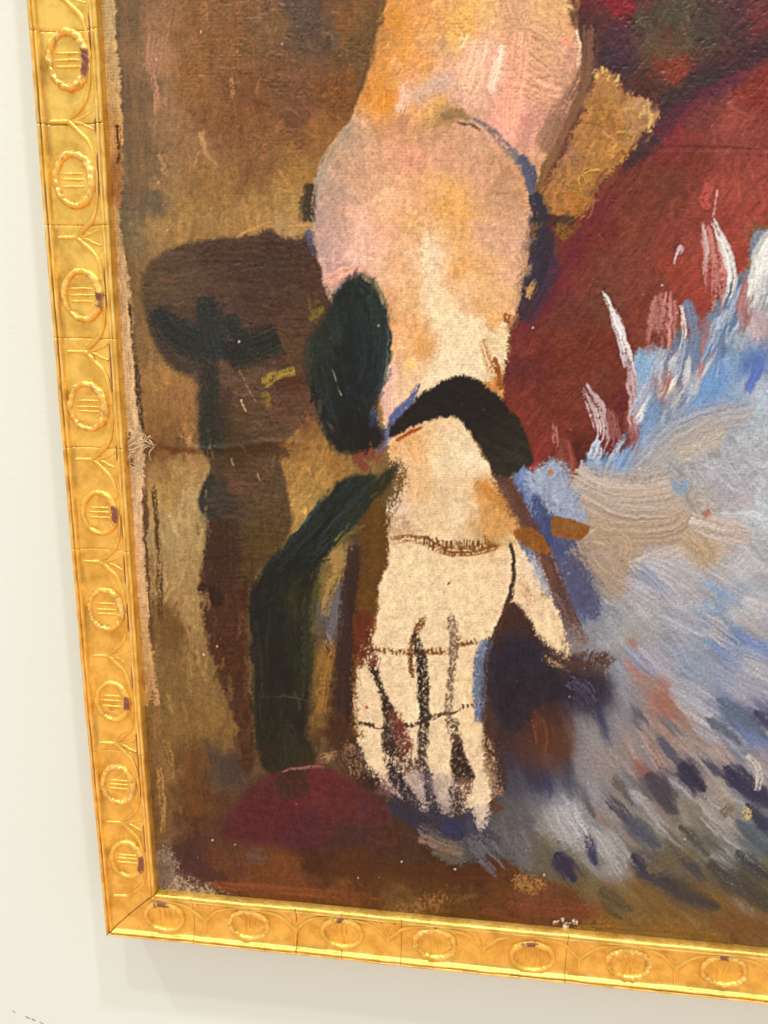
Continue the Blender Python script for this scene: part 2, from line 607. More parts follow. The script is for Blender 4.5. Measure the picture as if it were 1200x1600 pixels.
# ------------------------------------------------------------------ the painted picture
# tracing chart: 1 unit = 1 chart point; H maps the flat canvas (medallion pitches) to the chart
H = np.array([[130.1991580635007, -14.457238907944753, 205.3744742446029], [-4.227520728977455, -156.5283508551104, 1423.5619535035523], [-0.012402881727263941, -0.027440842406935687, 1.0]])
CX0, CY0, CX1, CY1 = 140, -300, 1500, 1530
CW, CH = CX1 - CX0, CY1 - CY0
RGB = np.zeros((CH, CW, 3), np.float32)
HGT = np.zeros((CH, CW), np.float32)
WEAVE = np.full((CH, CW), 0.5, np.float32)
LAB = np.zeros((CH, CW), np.uint8)
GX, GY = np.meshgrid(np.arange(CX0, CX1, dtype=np.float32), np.arange(CY0, CY1, dtype=np.float32))
N2 = vn(GX / 1.7, GY / 1.7, 1)
N4 = vn(GX / 3.6, GY / 3.6, 2)
N8 = vn(GX / 8, GY / 8, 3)
N16 = vn(GX / 17, GY / 17, 4)
N40 = vn(GX / 42, GY / 42, 5)
GRAIN = (0.45 * N2 + 0.35 * N4 + 0.2 * N8)
# grain of the cloth that catches a dry brush
N3 = vn(GX / 2.3 + 50, GY / 2.9, 6)
DRY = np.clip(0.5 + 1.9 * (0.48 * N3 + 0.34 * N2 + 0.18 * N8 - 0.5), 0, 1)

FINE = np.clip(0.5 + 1.5 * (0.42 * vn(GX / 1.35 + 9, GY / 2.2, 12) + 0.30 * N2 + 0.28 * vn(GX / 2.6, GY / 5.0, 13) - 0.5), 0, 1)


def blur(a, r):
    r = int(r)
    if r < 1:
        return a
    for _ in range(3):
        for ax in (0, 1):
            p = np.pad(a, [(r + 1, r) if k == ax else (0, 0) for k in (0, 1)], mode='edge')
            c = np.cumsum(p, axis=ax, dtype=np.float64)
            n = a.shape[ax]
            if ax == 0:
                a = (c[2 * r + 1:2 * r + 1 + n] - c[:n]) / (2 * r + 1)
            else:
                a = (c[:, 2 * r + 1:2 * r + 1 + n] - c[:, :n]) / (2 * r + 1)
            a = a.astype(np.float32)
    return a


CURVE = ([0, 35, 70, 115, 150, 200, 240, 255], [0, 40, 83, 135, 170, 213, 243, 253],
         [0, 40, 60, 100, 150, 200, 255], [0, 44, 66, 108, 162, 205, 248],
         [0, 40, 60, 100, 150, 200, 255], [0, 45, 64, 105, 159, 197, 232])


def grade(c):
    return np.stack([np.interp(c[..., 0], CURVE[0], CURVE[1]), np.interp(c[..., 1], CURVE[2], CURVE[3]), np.interp(c[..., 2], CURVE[4], CURVE[5])], -1).astype(np.float32)


def spline(pts, closed, step=5.0):
    pts = [np.array(p[:2], float) for p in pts]
    n = len(pts)
    out = []
    for i in range(n if closed else n - 1):
        if closed:
            p0, p1, p2, p3 = pts[i - 1], pts[i], pts[(i + 1) % n], pts[(i + 2) % n]
        else:
            p0, p1, p2, p3 = pts[max(0, i - 1)], pts[i], pts[i + 1], pts[min(n - 1, i + 2)]
        k = max(2, int(np.hypot(*(p2 - p1)) / step))
        t = (np.arange(k) / k)[:, None]
        out.append(0.5 * (2 * p1 + (p2 - p0) * t + (2 * p0 - 5 * p1 + 4 * p2 - p3) * t ** 2 + (3 * p1 - p0 - 3 * p2 + p3) * t ** 3))
    if not closed:
        out.append(pts[-1][None])
    return np.concatenate(out)


def parse(s):
    return [tuple(float(q) for q in p.split(',')) for p in s.split()]


def fill(poly, x0, y0, w, h):
    par = np.zeros((h, w + 1), np.int32)
    n = len(poly)
    for i in range(n):
        ax, ay = poly[i]
        bx, by = poly[(i + 1) % n]
        if ay == by:
            continue
        if ay > by:
            ax, ay, bx, by = bx, by, ax, ay
        r0 = max(0, int(math.ceil(ay - y0)))
        r1 = min(h - 1, int(math.ceil(by - y0)) - 1)
        if r1 < r0:
            continue
        rr = np.arange(r0, r1 + 1)
        xs = ax + (bx - ax) * ((rr + y0) - ay) / (by - ay)
        ci = np.clip(np.ceil(xs - x0).astype(int), 0, w)
        np.add.at(par, (rr, ci), 1)
    return (np.cumsum(par, axis=1)[:, :w] & 1).astype(np.float32)


def bbox(pts, pad):
    p = np.asarray(pts)
    x0 = max(CX0, int(p[:, 0].min() - pad))
    x1 = min(CX1, int(p[:, 0].max() + pad) + 1)
    y0 = max(CY0, int(p[:, 1].min() - pad))
    y1 = min(CY1, int(p[:, 1].max() + pad) + 1)
    return x0, y0, x1, y1


def sl(b):
    return slice(b[1] - CY0, b[3] - CY0), slice(b[0] - CX0, b[2] - CX0)


def idw(samples, b, power=3.2, warp=16):
    """soft patches of colour around the sampled spots"""
    st = 4
    x0, y0, x1, y1 = b
    xs = np.arange(x0, x1 + st, st, dtype=np.float32)
    ys = np.arange(y0, y1 + st, st, dtype=np.float32)
    X, Y = np.meshgrid(xs, ys)
    Xw = X + warp * (vn(X / 23, Y / 23, 7) - 0.5) * 2 + 0.5 * warp * (vn(X / 9, Y / 9, 8) - 0.5) * 2
    Yw = Y + warp * (vn(X / 23, Y / 23, 9) - 0.5) * 2 + 0.5 * warp * (vn(X / 9, Y / 9, 10) - 0.5) * 2
    num = np.zeros(X.shape + (3,), np.float32)
    den = np.zeros(X.shape, np.float32)
    for s in samples:
        d = ((Xw - s[0]) ** 2 + (Yw - s[1]) ** 2 + 60) / 1000
        w = d ** (-power / 2)
        den += w
        num += w[..., None] * (grade(np.array(s[2:5], np.float32)) / 255)
    cc = num / den[..., None]
    # bilinear up
    w, h = x1 - x0, y1 - y0
    fx = np.arange(w) / st
    fy = np.arange(h) / st
    ix, iy = fx.astype(int), fy.astype(int)
    fx, fy = (fx - ix).astype(np.float32)[None, :, None], (fy - iy).astype(np.float32)[:, None, None]
    c0 = cc[iy][:, ix] * (1 - fx) + cc[iy][:, ix + 1] * fx
    c1 = cc[iy + 1][:, ix] * (1 - fx) + cc[iy + 1][:, ix + 1] * fx
    return c0 * (1 - fy) + c1 * fy


def region(poly, samples, feather=3, soft=0.28, rag=0.5, lab=None, ang=90, streak=0.10, slen=60, swid=3.0, thick=0.10, alpha=1.0,
           power=3.2, warp=16, weave=None, round_=True, flat=0.0, dry=0.0, lift=(1, 1, 1)):
    pts = parse(poly)
    P = spline(pts, True) if round_ else np.array(pts)
    b = bbox(P, feather * 4 + 6)
    S = sl(b)
    m = blur(fill(P, b[0], b[1], b[2] - b[0], b[3] - b[1]), feather)
    nz = DRY[S] - 0.5
    a = sstep(0.5 - soft, 0.5 + soft, m + rag * nz * 4 * m * (1 - m) * 1.1) * alpha
    if dry:
        mm = np.minimum(1, m * 1.5)
        a = alpha * sstep(dry - 0.40, dry + 0.28, FINE[S] - 0.5 * (1 - mm)) * sstep(0.03, 0.4, mm)
    smp = parse(samples)
    smp = [s[:2] + tuple(min(255, q * k) for q, k in zip(s[2:], lift)) for s in smp]
    c = idw(smp, b, power, warp) if len(smp) > 1 else np.broadcast_to(grade(np.array(smp[0][2:5], np.float32)) / 255, m.shape + (3,))
    th = math.radians(ang)
    X, Y = GX[S], GY[S]
    bend = 14 * (N40[S] - 0.5)
    al_ = X * math.cos(th) + Y * math.sin(th)
    ac = -X * math.sin(th) + Y * math.cos(th) + bend
    st = 0.6 * vn(al_ / slen, ac / swid, len(smp)) + 0.4 * vn(al_ / slen * 0.5, ac / (swid * 2.7), len(smp) + 3) - 0.5
    c = c * (1 + streak * 2 * st + 0.05 * (N8[S] - 0.5) * 2 + 0.07 * (GRAIN[S] - 0.5) * 2)[..., None]
    A = a[..., None]
    RGB[S] = RGB[S] * (1 - A) + c * A
    HGT[S] = HGT[S] * (1 - a) + a * (thick * (0.35 + 1.4 * st + 0.7 * (N4[S] - 0.5)))
    if weave is not None:
        WEAVE[S] = WEAVE[S] * (1 - a) + weave * a
    if lab is not None:
        LAB[S] = np.where(m > 0.5, lab, LAB[S])
    return m


def stroke(path, wid, c, dry=0.3, c2=None, thick=0.22, alpha=1.0, fade=(0.03, 0.12), bris=1.9, seed=None, lab=None, soft=0.42, run=45, rag=0.5, weave=None, raw=False):
    global _sc
    _sc += 1
    seed = _sc if seed is None else seed
    pts = parse(path) if isinstance(path, str) else path
    P = spline(pts, False, 4.0) if len(pts) > 1 else np.array(pts)
    n = len(P)
    if isinstance(wid, (int, float)):
        wid = [wid * 0.85, wid, wid * 0.9]
    wid = [w * 1.12 + 1 for w in wid]
    wp = np.interp(np.linspace(0, 1, n), np.linspace(0, 1, len(wid)), wid) / 2
    mw = max(wid) / 2
    b = bbox(P, mw + 5)
    if b[2] <= b[0] or b[3] <= b[1]:
        return
    S = sl(b)
    X, Y = GX[S], GY[S]
    best = np.full(X.shape, 1e9, np.float32)
    idx = np.zeros(X.shape, np.int32)
    for i in range(n):
        d = (X - P[i, 0]) ** 2 + (Y - P[i, 1]) ** 2
        k = d < best
        best[k] = d[k]
        idx[k] = i
    T = np.gradient(P, axis=0)
    L = np.hypot(T[:, 0], T[:, 1]) + 1e-6
    T = T / L[:, None]
    cum = np.concatenate([[0], np.cumsum(np.hypot(*np.diff(P, axis=0).T))])
    dx, dy = X - P[idx, 0], Y - P[idx, 1]
    s = dx * -T[idx, 1] + dy * T[idx, 0]
    ov = dx * T[idx, 0] + dy * T[idx, 1]
    tl = cum[idx] + ov
    q = np.abs(s) / np.maximum(wp[idx], 0.3)
    br = 0.65 * vn(s / bris + 40, tl / run, seed) + 0.35 * vn(s / (bris * 2.6) + 9, tl / (run * 1.6), seed + 11)
    t = tl / max(cum[-1], 1)
    endn = 0.5 * (br - 0.5) + 0.25 * (DRY[S] - 0.5)
    ends = sstep(-0.02, fade[0] + 0.01, t + endn * fade[0] * 3) * sstep(1.02, 1 - fade[1] - 0.01, t + endn * fade[1] * 3)
    body = sstep(1.12 + soft * 0.4, 0.96 - soft, q + rag * (DRY[S] - 0.5) + 0.3 * (br - 0.5))
    load = 0.5 + 0.85 * (br - 0.5) + 0.5 * (DRY[S] - 0.5) + 0.16 * (0.55 - q)
    a = body * sstep(dry - 0.22, dry + 0.16, load + 0.45 * (ends - 1) * (1 if dry > 0 else 0) + (0 if dry > 0 else 0.5)) * np.clip(ends * 1.5, 0, 1) * alpha
    gr = (lambda q: q) if raw else (lambda q: np.minimum(255, grade(q) * LIFT))
    c = gr(np.array(c, np.float32)) / 255
    if c2 is not None:
        k = np.clip(0.5 + 0.5 * s / np.maximum(wp[idx], 1) + 0.5 * (br - 0.5), 0, 1)[..., None]
        c = c * (1 - k) + gr(np.array(c2, np.float32)) / 255 * k
    c = c * (1 + 0.30 * (br - 0.5) + 0.10 * (GRAIN[S] - 0.5))[..., None]
    A = a[..., None]
    RGB[S] = RGB[S] * (1 - A) + c * A
    HGT[S] = HGT[S] * (1 - 0.7 * a) + a * thick * (0.25 + 1.5 * (br - 0.5) + 0.35 * sstep(0.6, 0.95, q))
    if weave is not None:
        WEAVE[S] = WEAVE[S] * (1 - a) + weave * a
    if lab is not None:
        LAB[S] = np.where((q < 1) & (t > 0) & (t < 1), lab, LAB[S])


_sc = 100
LIFT = np.ones(3, np.float32)


def scatter(poly, n, ang, length, wid, jit=0.10, dry=0.42, thick=0.18, angj=14, alpha=0.75, seed=1, hue=3):
    """bristle marks that pick up the colour already lying there"""
    r = np.random.default_rng(seed)
    P = spline(parse(poly), True)
    x0, y0, x1, y1 = P[:, 0].min(), P[:, 1].min(), P[:, 0].max(), P[:, 1].max()
    m = fill(P, CX0, CY0, CW, CH)
    k = 0
    tries = 0
    while k < n and tries < n * 8:
        tries += 1
        x, y = r.uniform(x0, x1), r.uniform(y0, y1)
        iy, ix = int(y) - CY0, int(x) - CX0
        if not (0 <= iy < CH and 0 <= ix < CW) or m[iy, ix] < 0.5:
            continue
        a = math.radians((ang(x, y) if callable(ang) else ang) + r.normal(0, angj))
        ln = length * r.uniform(0.6, 1.4)
        ex, ey = math.cos(a) * ln / 2, math.sin(a) * ln / 2
        oy, ox = int(np.clip(iy + r.normal(0, 7), 0, CH - 1)), int(np.clip(ix + r.normal(0, 7), 0, CW - 1))
        if m[oy, ox] < 0.5:
            oy, ox = iy, ix
        c = RGB[oy, ox] * 255 * (1 + r.normal(0, jit)) + r.normal(0, hue, 3)
        cv = r.normal(0, 0.10) * ln
        stroke([(x - ex, y - ey), (x - ey / ln * cv * 2, y + ex / ln * cv * 2), (x + ex, y + ey)], wid * r.uniform(0.6, 1.3), np.clip(c, 8, 255), dry=dry, thick=thick, alpha=alpha, fade=(0.1, 0.3), raw=True)
        k += 1


def dab(poly, c, dry=0.3, feather=6, thick=0.08, alpha=1.0, lab=None, ang=88, streak=0.08, round_=True):
    """dry scumble with grainy edges"""
    x, y = parse(poly)[0][:2]
    region(poly, '%g,%g,%g,%g,%g' % (x, y, *c), feather=feather, dry=dry, lab=lab, ang=ang, streak=streak, thick=thick, alpha=alpha, round_=round_)


def bristles(path, w, c, n=7, dry=.36, jit=.14, thick=.5, seed=0, taper=(0.5, 1, .8, .25)):
    """one dragged brush: separate hairs that start and stop unevenly"""
    r = np.random.default_rng(9000 + seed + int(w * 10) + n)
    P = spline(parse(path) if isinstance(path, str) else path, False, 5.0)
    T = np.gradient(P, axis=0)
    T /= np.hypot(T[:, 0], T[:, 1])[:, None] + 1e-6
    Nn = np.stack([-T[:, 1], T[:, 0]], 1)
    m = len(P)
    if m < 5:
        return
    prof = np.interp(np.linspace(0, 1, m), np.linspace(0, 1, 4), (0.6, 0.95, 1, 0.85))[:, None]
    for k in range(n):
        o = ((k + 0.5) / n - 0.5) * w + r.normal(0, w / n * 0.3)
        a = int(r.uniform(0, 0.3) * m)
        e = m - int(r.uniform(0, 0.35) * m)
        if e - a < 4:
            continue
        q = (P + Nn * o * prof)[a:e:3]
        ww = w / n * r.uniform(1.1, 2.3)
        stroke([tuple(x) for x in q], [ww * t for t in taper], np.clip(np.array(c, float) * (1 + r.normal(0, jit * .6)), 0, 255), dry=dry, thick=thick, soft=.5)


def smear(poly, ang, length, w, feather=14):
    """wet paint dragged along one direction"""
    P = spline(parse(poly), True)
    B = bbox(P, feather * 4)
    S = sl(B)
    m = blur(fill(P, B[0], B[1], B[2] - B[0], B[3] - B[1]), feather)
    X, Y = GX[S], GY[S]
    acc = np.zeros(m.shape + (3,), np.float32)
    ks = np.linspace(-1, 1, 15)
    a = np.radians(ang + 16 * (N40[S] - 0.5))
    lw = length * (0.4 + 1.2 * vn((-X * math.sin(math.radians(ang)) + Y * math.cos(math.radians(ang))) / 3.0, (X + Y) / 50, 61))
    for k in ks:
        jx = np.clip(np.round(X - CX0 + np.cos(a) * lw * k).astype(np.int32), 0, CW - 1)
        jy = np.clip(np.round(Y - CY0 + np.sin(a) * lw * k).astype(np.int32), 0, CH - 1)
        acc += RGB[jy, jx]
    A = (m * w)[..., None]
    RGB[S] = RGB[S] * (1 - A) + acc / len(ks) * A

# label numbers: 0 background, 1 chair, 2 sash, 3 arm, 4 hand, 5 bracelet, 6 red drape, 7 blue skirt, 8 ochre patch, 9 plum cushion, 10 bare edge
# --- brown ground behind the figure
region('100,-320 1520,-320 1520,1560 100,1560',
       '200,30,92,78,56 245,30,132,98,64 245,90,148,110,80 300,40,122,86,50 350,60,118,82,46 420,40,108,80,52 480,20,80,66,52 500,60,82,66,50 540,40,114,80,44 '
       '560,70,92,70,40 480,130,106,74,48 300,120,124,86,47 400,150,108,72,42 450,160,104,72,46 470,180,100,68,46 250,180,138,104,70 300,230,133,100,62 360,190,110,74,42 '
       '420,200,118,80,45 520,150,106,68,34 500,200,130,88,45 260,280,136,103,64 330,290,135,99,54 400,270,116,83,48 470,270,140,102,52 230,260,110,90,62 225,310,94,82,62 '
       '300,340,145,110,61 400,330,146,110,60 460,310,154,116,62 440,360,162,124,76 250,350,146,113,65 210,350,104,90,64 200,150,92,79,58 210,230,98,84,60 200,300,94,82,60 '
       '220,460,110,86,50 215,560,112,88,54 260,580,146,108,58 280,640,132,94,55 250,690,112,80,46 270,760,152,118,68 260,840,156,127,82 300,800,162,131,83 270,900,152,121,75 '
       '265,980,104,78,43 300,960,146,116,70 270,1060,113,88,50 340,1060,122,95,54 260,1130,117,90,50 330,1130,122,93,50 360,1150,108,81,45 250,1200,113,86,50 300,1200,95,66,36 '
       '350,1200,67,56,47 250,1280,104,77,45 300,1270,74,49,30 330,1310,77,51,36 260,1350,108,90,74 300,1340,65,44,38 350,1360,87,53,34 420,1380,97,58,32 450,1390,102,60,34 '
       '500,1340,63,40,27 600,1320,65,42,32 650,1330,61,44,34 560,1360,74,44,25 700,1340,59,40,23 650,1380,74,49,27 530,1400,93,58,32 640,1410,101,72,40 700,1400,83,55,27 '
       '750,1360,65,42,25 780,1400,87,53,29 850,1410,94,58,37 505,870,108,94,50 530,880,138,114,70 500,920,98,84,46 520,960,80,78,70 545,900,52,43,38 550,950,50,41,42 '
       '575,880,75,55,26 570,960,80,56,26 560,820,72,56,40 500,1050,108,82,41 495,1110,103,79,41 530,1050,58,39,27 540,1100,49,34,26 520,1150,67,45,30 500,1180,88,67,45 '
       '530,1190,83,66,49 560,1000,62,38,30 480,690,138,104,55 500,730,148,114,58 480,780,148,118,64 455,660,108,79,48 600,1200,54,41,36',
       lift=(0.995, 1.045, 1.11), ang=88, streak=0.075, slen=40, swid=2.6, thick=0.24, power=3.6, warp=14, weave=0.5, round_=False, rag=0)
# vertical and wrinkled brushing of the ground
scatter('190,-250 620,-250 560,180 480,350 200,380', 330, 88, 46, 9, 0.09, dry=0.48, thick=0.10, seed=21, alpha=0.6)
scatter('420,-40 560,-40 540,200 440,230 400,120', 90, 6, 26, 5, 0.14, dry=0.5, thick=0.5, seed=22, angj=18, alpha=0.6)
scatter('330,90 470,60 560,130 480,240 340,180', 60, 4, 30, 5, 0.12, dry=0.5, thick=0.4, seed=25, angj=16, alpha=0.6)
scatter('210,600 320,600 330,1280 250,1330', 170, 89, 50, 8, 0.10, dry=0.5, thick=0.10, seed=23, alpha=0.65)
scatter('250,1290 800,1290 900,1440 255,1390', 120, 6, 50, 10, 0.10, dry=0.5, thick=0.08, seed=24, alpha=0.6)
# olive strip down the left side
stroke('200,-300 203,0 208,120 214,240 215,310 206,360', [44, 44, 42, 42, 44, 20], (104, 86, 58), dry=0.34, c2=(112, 90, 62), alpha=0.7, fade=(0, .1), thick=0.08)
stroke('238,55 236,100 244,150 240,190', [14, 16, 12, 6], (156, 116, 88), dry=0.46, thick=0.15)
stroke('262,30 258,90 262,130', 12, (148, 110, 78), dry=0.52)
stroke('362,120 364,140 361,158', [8, 7, 3], (160, 120, 84), dry=0.45)
stroke('315,205 318,225 325,245 345,262', [12, 7, 5, 3], (160, 125, 84), dry=0.45)
stroke('252,240 262,262 250,272', 16, (150, 118, 80), dry=0.5)
stroke('505,245 500,285 498,330', [10, 22, 16], (150, 112, 58), dry=0.5, alpha=.8)
stroke('450,352 470,352 486,350', 18, (172, 132, 84), dry=0.5)
stroke('370,372 410,352 430,346', 14, (170, 130, 76), dry=0.5)
# lower left accents
stroke('262,950 268,985 262,1020', 34, (98, 74, 40), dry=0.5, alpha=.8)
stroke('240,760 246,830 250,930 252,990', [9, 8, 10, 8], (74, 56, 34), dry=0.5)
stroke('300,1170 305,1230 320,1280', 36, (92, 62, 36), dry=0.45, alpha=.7)
stroke('355,1180 360,1230', 30, (66, 57, 50), dry=0.45, alpha=.8)
dab('250,1322 264,1334 274,1362 300,1380 350,1392 348,1402 256,1394', (166, 142, 118), dry=.50, feather=9)
dab('252,1336 266,1350 262,1384 250,1384', (92, 82, 70), dry=.50, feather=6)
stroke('250,1200 254,1260 252,1310', 10, (150, 116, 66), dry=0.5)
stroke('285,1340 320,1365 360,1375', 22, (66, 44, 40), dry=0.4)
stroke('330,1382 480,1395 620,1408', 16, (112, 66, 38), dry=0.45, alpha=.8)
dab('590,1422 640,1412 690,1400 704,1408 660,1424', (136, 100, 58), dry=.54, feather=8)
stroke('560,1350 680,1365 790,1372', 22, (70, 43, 22), dry=0.35, alpha=.8)

# --- ground between sash and hand
stroke('520,860 530,890 515,930 510,970', [26, 30, 24, 12], (146, 118, 68), dry=0.42)
stroke('535,905 522,950 520,1000', [16, 26, 14], (86, 88, 92), dry=0.42)
stroke('516,1000 505,1060 495,1125', [20, 26, 22], (128, 98, 50), dry=0.42)
stroke('556,850 548,920 545,1000 540,1080 545,1140', [20, 30, 34, 40, 30], (50, 39, 37), dry=0.25, alpha=.9)
stroke('585,790 582,870 574,950 566,1000', [26, 34, 30, 12], (84, 60, 24), c2=(70, 44, 26), dry=0.30)
stroke('512,985 520,1010', 6, (112, 112, 112), dry=.45)
stroke('500,1185 530,1180 548,1200', 20, (140, 112, 80), dry=0.56)
stroke('520,1110 532,1150 540,1185 570,1235', [30, 34, 34, 16], (60, 42, 32), dry=0.36, alpha=.85)

# --- the dark chair
region('224,432 236,408 262,390 300,379 350,371 400,366 414,356 428,359 436,370 470,372 490,362 498,395 514,440 524,480 505,540 488,580 486,625 500,665 506,712 480,706 452,690 436,702 '
       '447,745 456,800 452,842 430,868 404,895 388,930 388,1000 392,1100 398,1180 385,1215 372,1190 368,1130 354,1090 339,1050 325,1010 318,970 318,936 311,918 315,882 322,842 325,812 '
       '315,800 310,783 318,760 329,736 326,716 311,690 308,600 272,580 246,546 230,500 222,468',
       '280,430,84,62,47 350,400,74,52,39 430,420,68,47,37 480,480,74,50,36 330,470,80,58,46 240,440,88,66,46 400,460,70,49,39 460,540,80,55,38 380,600,92,65,49 400,660,84,60,43 370,700,70,50,33 '
       '380,760,92,62,46 420,790,84,62,39 440,760,78,61,42 340,780,60,51,42 350,850,60,42,33 410,850,80,58,33 370,930,68,41,30 370,1000,70,42,30 380,1100,70,43,30 260,520,74,60,48 290,570,76,60,46 470,640,88,58,42 480,690,96,68,46',
       lift=(0.93, 1.05, 1.1), feather=6, soft=0.30, rag=0.35, lab=1, ang=4, streak=0.10, slen=40, thick=0.45, weave=0.35)
scatter('235,430 300,385 490,375 505,470 470,540 380,500 300,500', 140, 5, 34, 5, 0.08, dry=0.45, thick=0.6, seed=31, alpha=.55, angj=10)
scatter('320,560 470,560 490,700 440,700 455,840 390,920 330,900 315,800 330,720', 150, lambda x, y: 60 if y < 720 else 85, 30, 5, 0.10, dry=0.48, thick=0.45, seed=32, alpha=.6, angj=30)
scatter('325,900 385,920 390,1180 375,1180 325,1000', 50, 88, 40, 8, 0.08, dry=0.45, thick=0.15, seed=33, alpha=.6)
# ochre behind the chair's stile
region('478,640 500,668 512,700 536,712 548,738 520,760 500,782 462,834 456,795 447,742 434,702 452,684 470,668', '480,690,132,100,56 505,730,154,122,66 480,780,152,123,70 455,665,96,69,44 470,740,148,114,62 520,720,140,104,54',
       feather=4, soft=.4, rag=.8, lab=0, ang=120, streak=.14, slen=16, thick=.3)
scatter('470,660 512,700 545,735 500,780 465,825 456,760', 70, 120, 16, 5, .12, dry=.5, thick=.45, seed=34, angj=40)
# teal darks on the chair
stroke('240,486 262,512 292,530 326,545 352,560', [26, 46, 56, 60, 40], (38, 45, 43), c2=(46, 46, 42), dry=0.24, thick=0.5, fade=(0.02, .2))
stroke('320,462 330,500 340,540 346,570', [22, 46, 50, 26], (44, 48, 46), dry=0.26, thick=.4)
stroke('352,560 390,548 438,528', [40, 52, 54], (38, 41, 38), c2=(45, 46, 40), dry=0.24, thick=0.7, fade=(.05, .04))
stroke('358,492 372,520 392,540', 26, (42, 45, 43), dry=.3, thick=.4)
stroke('324,570 328,620 330,670 332,716', [28, 34, 40, 38], (45, 47, 42), dry=0.26, thick=.4, fade=(.02, .1))
stroke('360,600 348,650 352,690', 22, (52, 48, 40), dry=.45, alpha=.7)
stroke('240,510 266,556 304,590', [14, 16, 10], (60, 52, 46), dry=0.45, thick=.5)
stroke('332,738 318,772 322,796 352,812', [12, 12, 12, 8], (46, 50, 44), dry=.3, thick=.4)
stroke('345,812 348,880 338,930', [40, 44, 36], (58, 42, 34), dry=.3, alpha=.8)
stroke('312,915 330,925 345,950', [12, 22, 20], (46, 36, 30), dry=.3)
stroke('370,716 420,700 460,715', [16, 24, 14], (64, 48, 34), dry=.38, thick=.3, alpha=.8)
stroke('412,600 430,588 466,578', [18, 15, 12], (132, 118, 48), dry=0.42, thick=0.5)
stroke('414,612 418,640', [18, 12], (112, 92, 46), dry=.46)
stroke('430,608 462,598 482,600', 22, (70, 48, 37), dry=.3)
stroke('486,500 496,488 508,478', [20, 16, 8], (92, 88, 40), dry=.48)
stroke('372,578 388,608 402,632', .8, (170, 144, 104), dry=.4, thick=.3, alpha=.8)
stroke('376,622 386,645', 1.6, (190, 162, 120), dry=.3, alpha=.85)
stroke('402,738 406,752', 2, (150, 120, 84), dry=.45, alpha=.8)
stroke('362,716 366,728', 3, (150, 120, 84), dry=.5, alpha=.8)

# --- upper right: dim backdrop and the red drape
region('880,-320 1520,-320 1520,700 1210,360 1170,420 1130,470 1092,545 1062,510 1042,545 1000,545 986,575 992,650 986,726 960,718 922,706 906,738 876,734 862,712 838,742 800,700 780,640 784,590 800,510 '
       '830,430 845,340 850,290 900,180 925,110 905,50',
       '1000,40,74,64,52 1050,30,77,69,55 960,10,122,36,46 940,20,92,45,45 970,60,74,46,52 930,60,73,50,45 1100,40,74,62,55 1150,30,79,51,55 1180,40,102,50,52 1000,80,82,61,50 1050,90,110,57,43 '
       '1060,110,126,55,43 1100,70,74,58,48 1150,60,69,50,49 1000,130,76,48,43 1030,140,82,50,43 960,90,62,46,55 1080,130,64,50,49 1120,110,62,45,49 1150,100,112,50,52 1180,140,122,49,40 '
       '1100,180,108,55,51 1150,200,138,66,58 1050,220,122,50,50 1020,240,108,50,43 1180,250,134,62,53 1080,250,113,53,40 1000,290,104,53,40 1050,290,104,55,43 1130,290,146,66,56 1180,330,142,62,53 '
       '1000,350,113,58,43 1050,370,122,58,48 920,380,104,46,40 960,420,108,58,46 1100,390,142,64,55 1170,400,146,62,52 900,450,110,55,43 950,480,104,58,46 1020,440,118,58,46 1050,420,138,60,46 '
       '1090,450,138,60,50 870,500,99,50,42 850,540,104,46,36 900,560,106,50,36 950,560,103,48,35 1000,500,113,55,43 830,580,94,43,41 850,620,104,48,37 900,620,104,52,39 950,600,98,50,39 970,640,94,43,39 '
       '870,680,116,52,39 850,700,118,48,41 900,690,84,41,31 930,650,110,50,39 860,450,96,42,44 1000,-80,80,60,52 1150,-100,90,58,54 1300,100,120,50,44 1300,350,140,62,52 820,660,110,48,38',
       lift=(0.935, 1.02, 1.03), feather=3, soft=.32, rag=.6, lab=6, ang=125, streak=.09, slen=40, thick=0.42, power=3.6, weave=.4)
scatter('930,0 1240,0 1240,110 1040,150 960,110', 130, 35, 24, 6, .13, dry=.48, thick=.5, seed=41, angj=40, alpha=.65)
scatter('1000,250 1240,120 1240,380 1090,480 1000,540 980,640 850,700 810,560 870,420', 330, lambda x, y: 130 if x < 1050 else 100, 40, 8, .08, dry=.46, thick=.28, seed=42, angj=22, alpha=.55, hue=3)
stroke('1230,55 1160,92 1105,118 1060,148 1035,185 1010,220 985,245 958,268', [30, 36, 40, 46, 44, 40, 34, 22], (56, 42, 49), c2=(66, 48, 50), dry=.26, thick=.25, alpha=.95)
stroke('1040,160 1085,130 1130,112', 24, (54, 48, 46), dry=.34)
stroke('1160,118 1100,150 1050,190 1020,225', [12, 22, 26, 20], (92, 44, 60), dry=.42, alpha=.85)
stroke('965,300 925,345 890,398 865,445 830,500 802,545', [20, 26, 30, 34, 36, 22], (92, 40, 48), dry=.36, alpha=.75)
stroke('950,18 975,10 990,0', 34, (116, 40, 46), dry=.4, alpha=.85)
stroke('945,48 965,60 982,100', 40, (72, 50, 60), c2=(64, 44, 56), dry=.3, thick=.3)
stroke('1050,95 1062,112 1048,135', 34, (118, 58, 46), dry=.42, alpha=.8)
stroke('1010,60 1040,75 1090,60', 40, (78, 74, 56), dry=.4, alpha=.7)
stroke('1110,288 1100,310 1108,330', 16, (166, 78, 72), dry=.46)
stroke('1120,296 1118,318 1114,342', 3, (205, 140, 140), dry=.3)
stroke('1062,370 1050,395', [6, 12], (90, 52, 48), dry=.42)
stroke('1010,230 1100,228 1200,234', 4, (84, 40, 34), dry=.4, alpha=.6)
stroke('1185,420 1120,450 1080,470', 40, (142, 62, 52), dry=.46, alpha=.5)
stroke('905,690 900,725', [14, 24, 16], (70, 36, 28), dry=.4, alpha=.8)

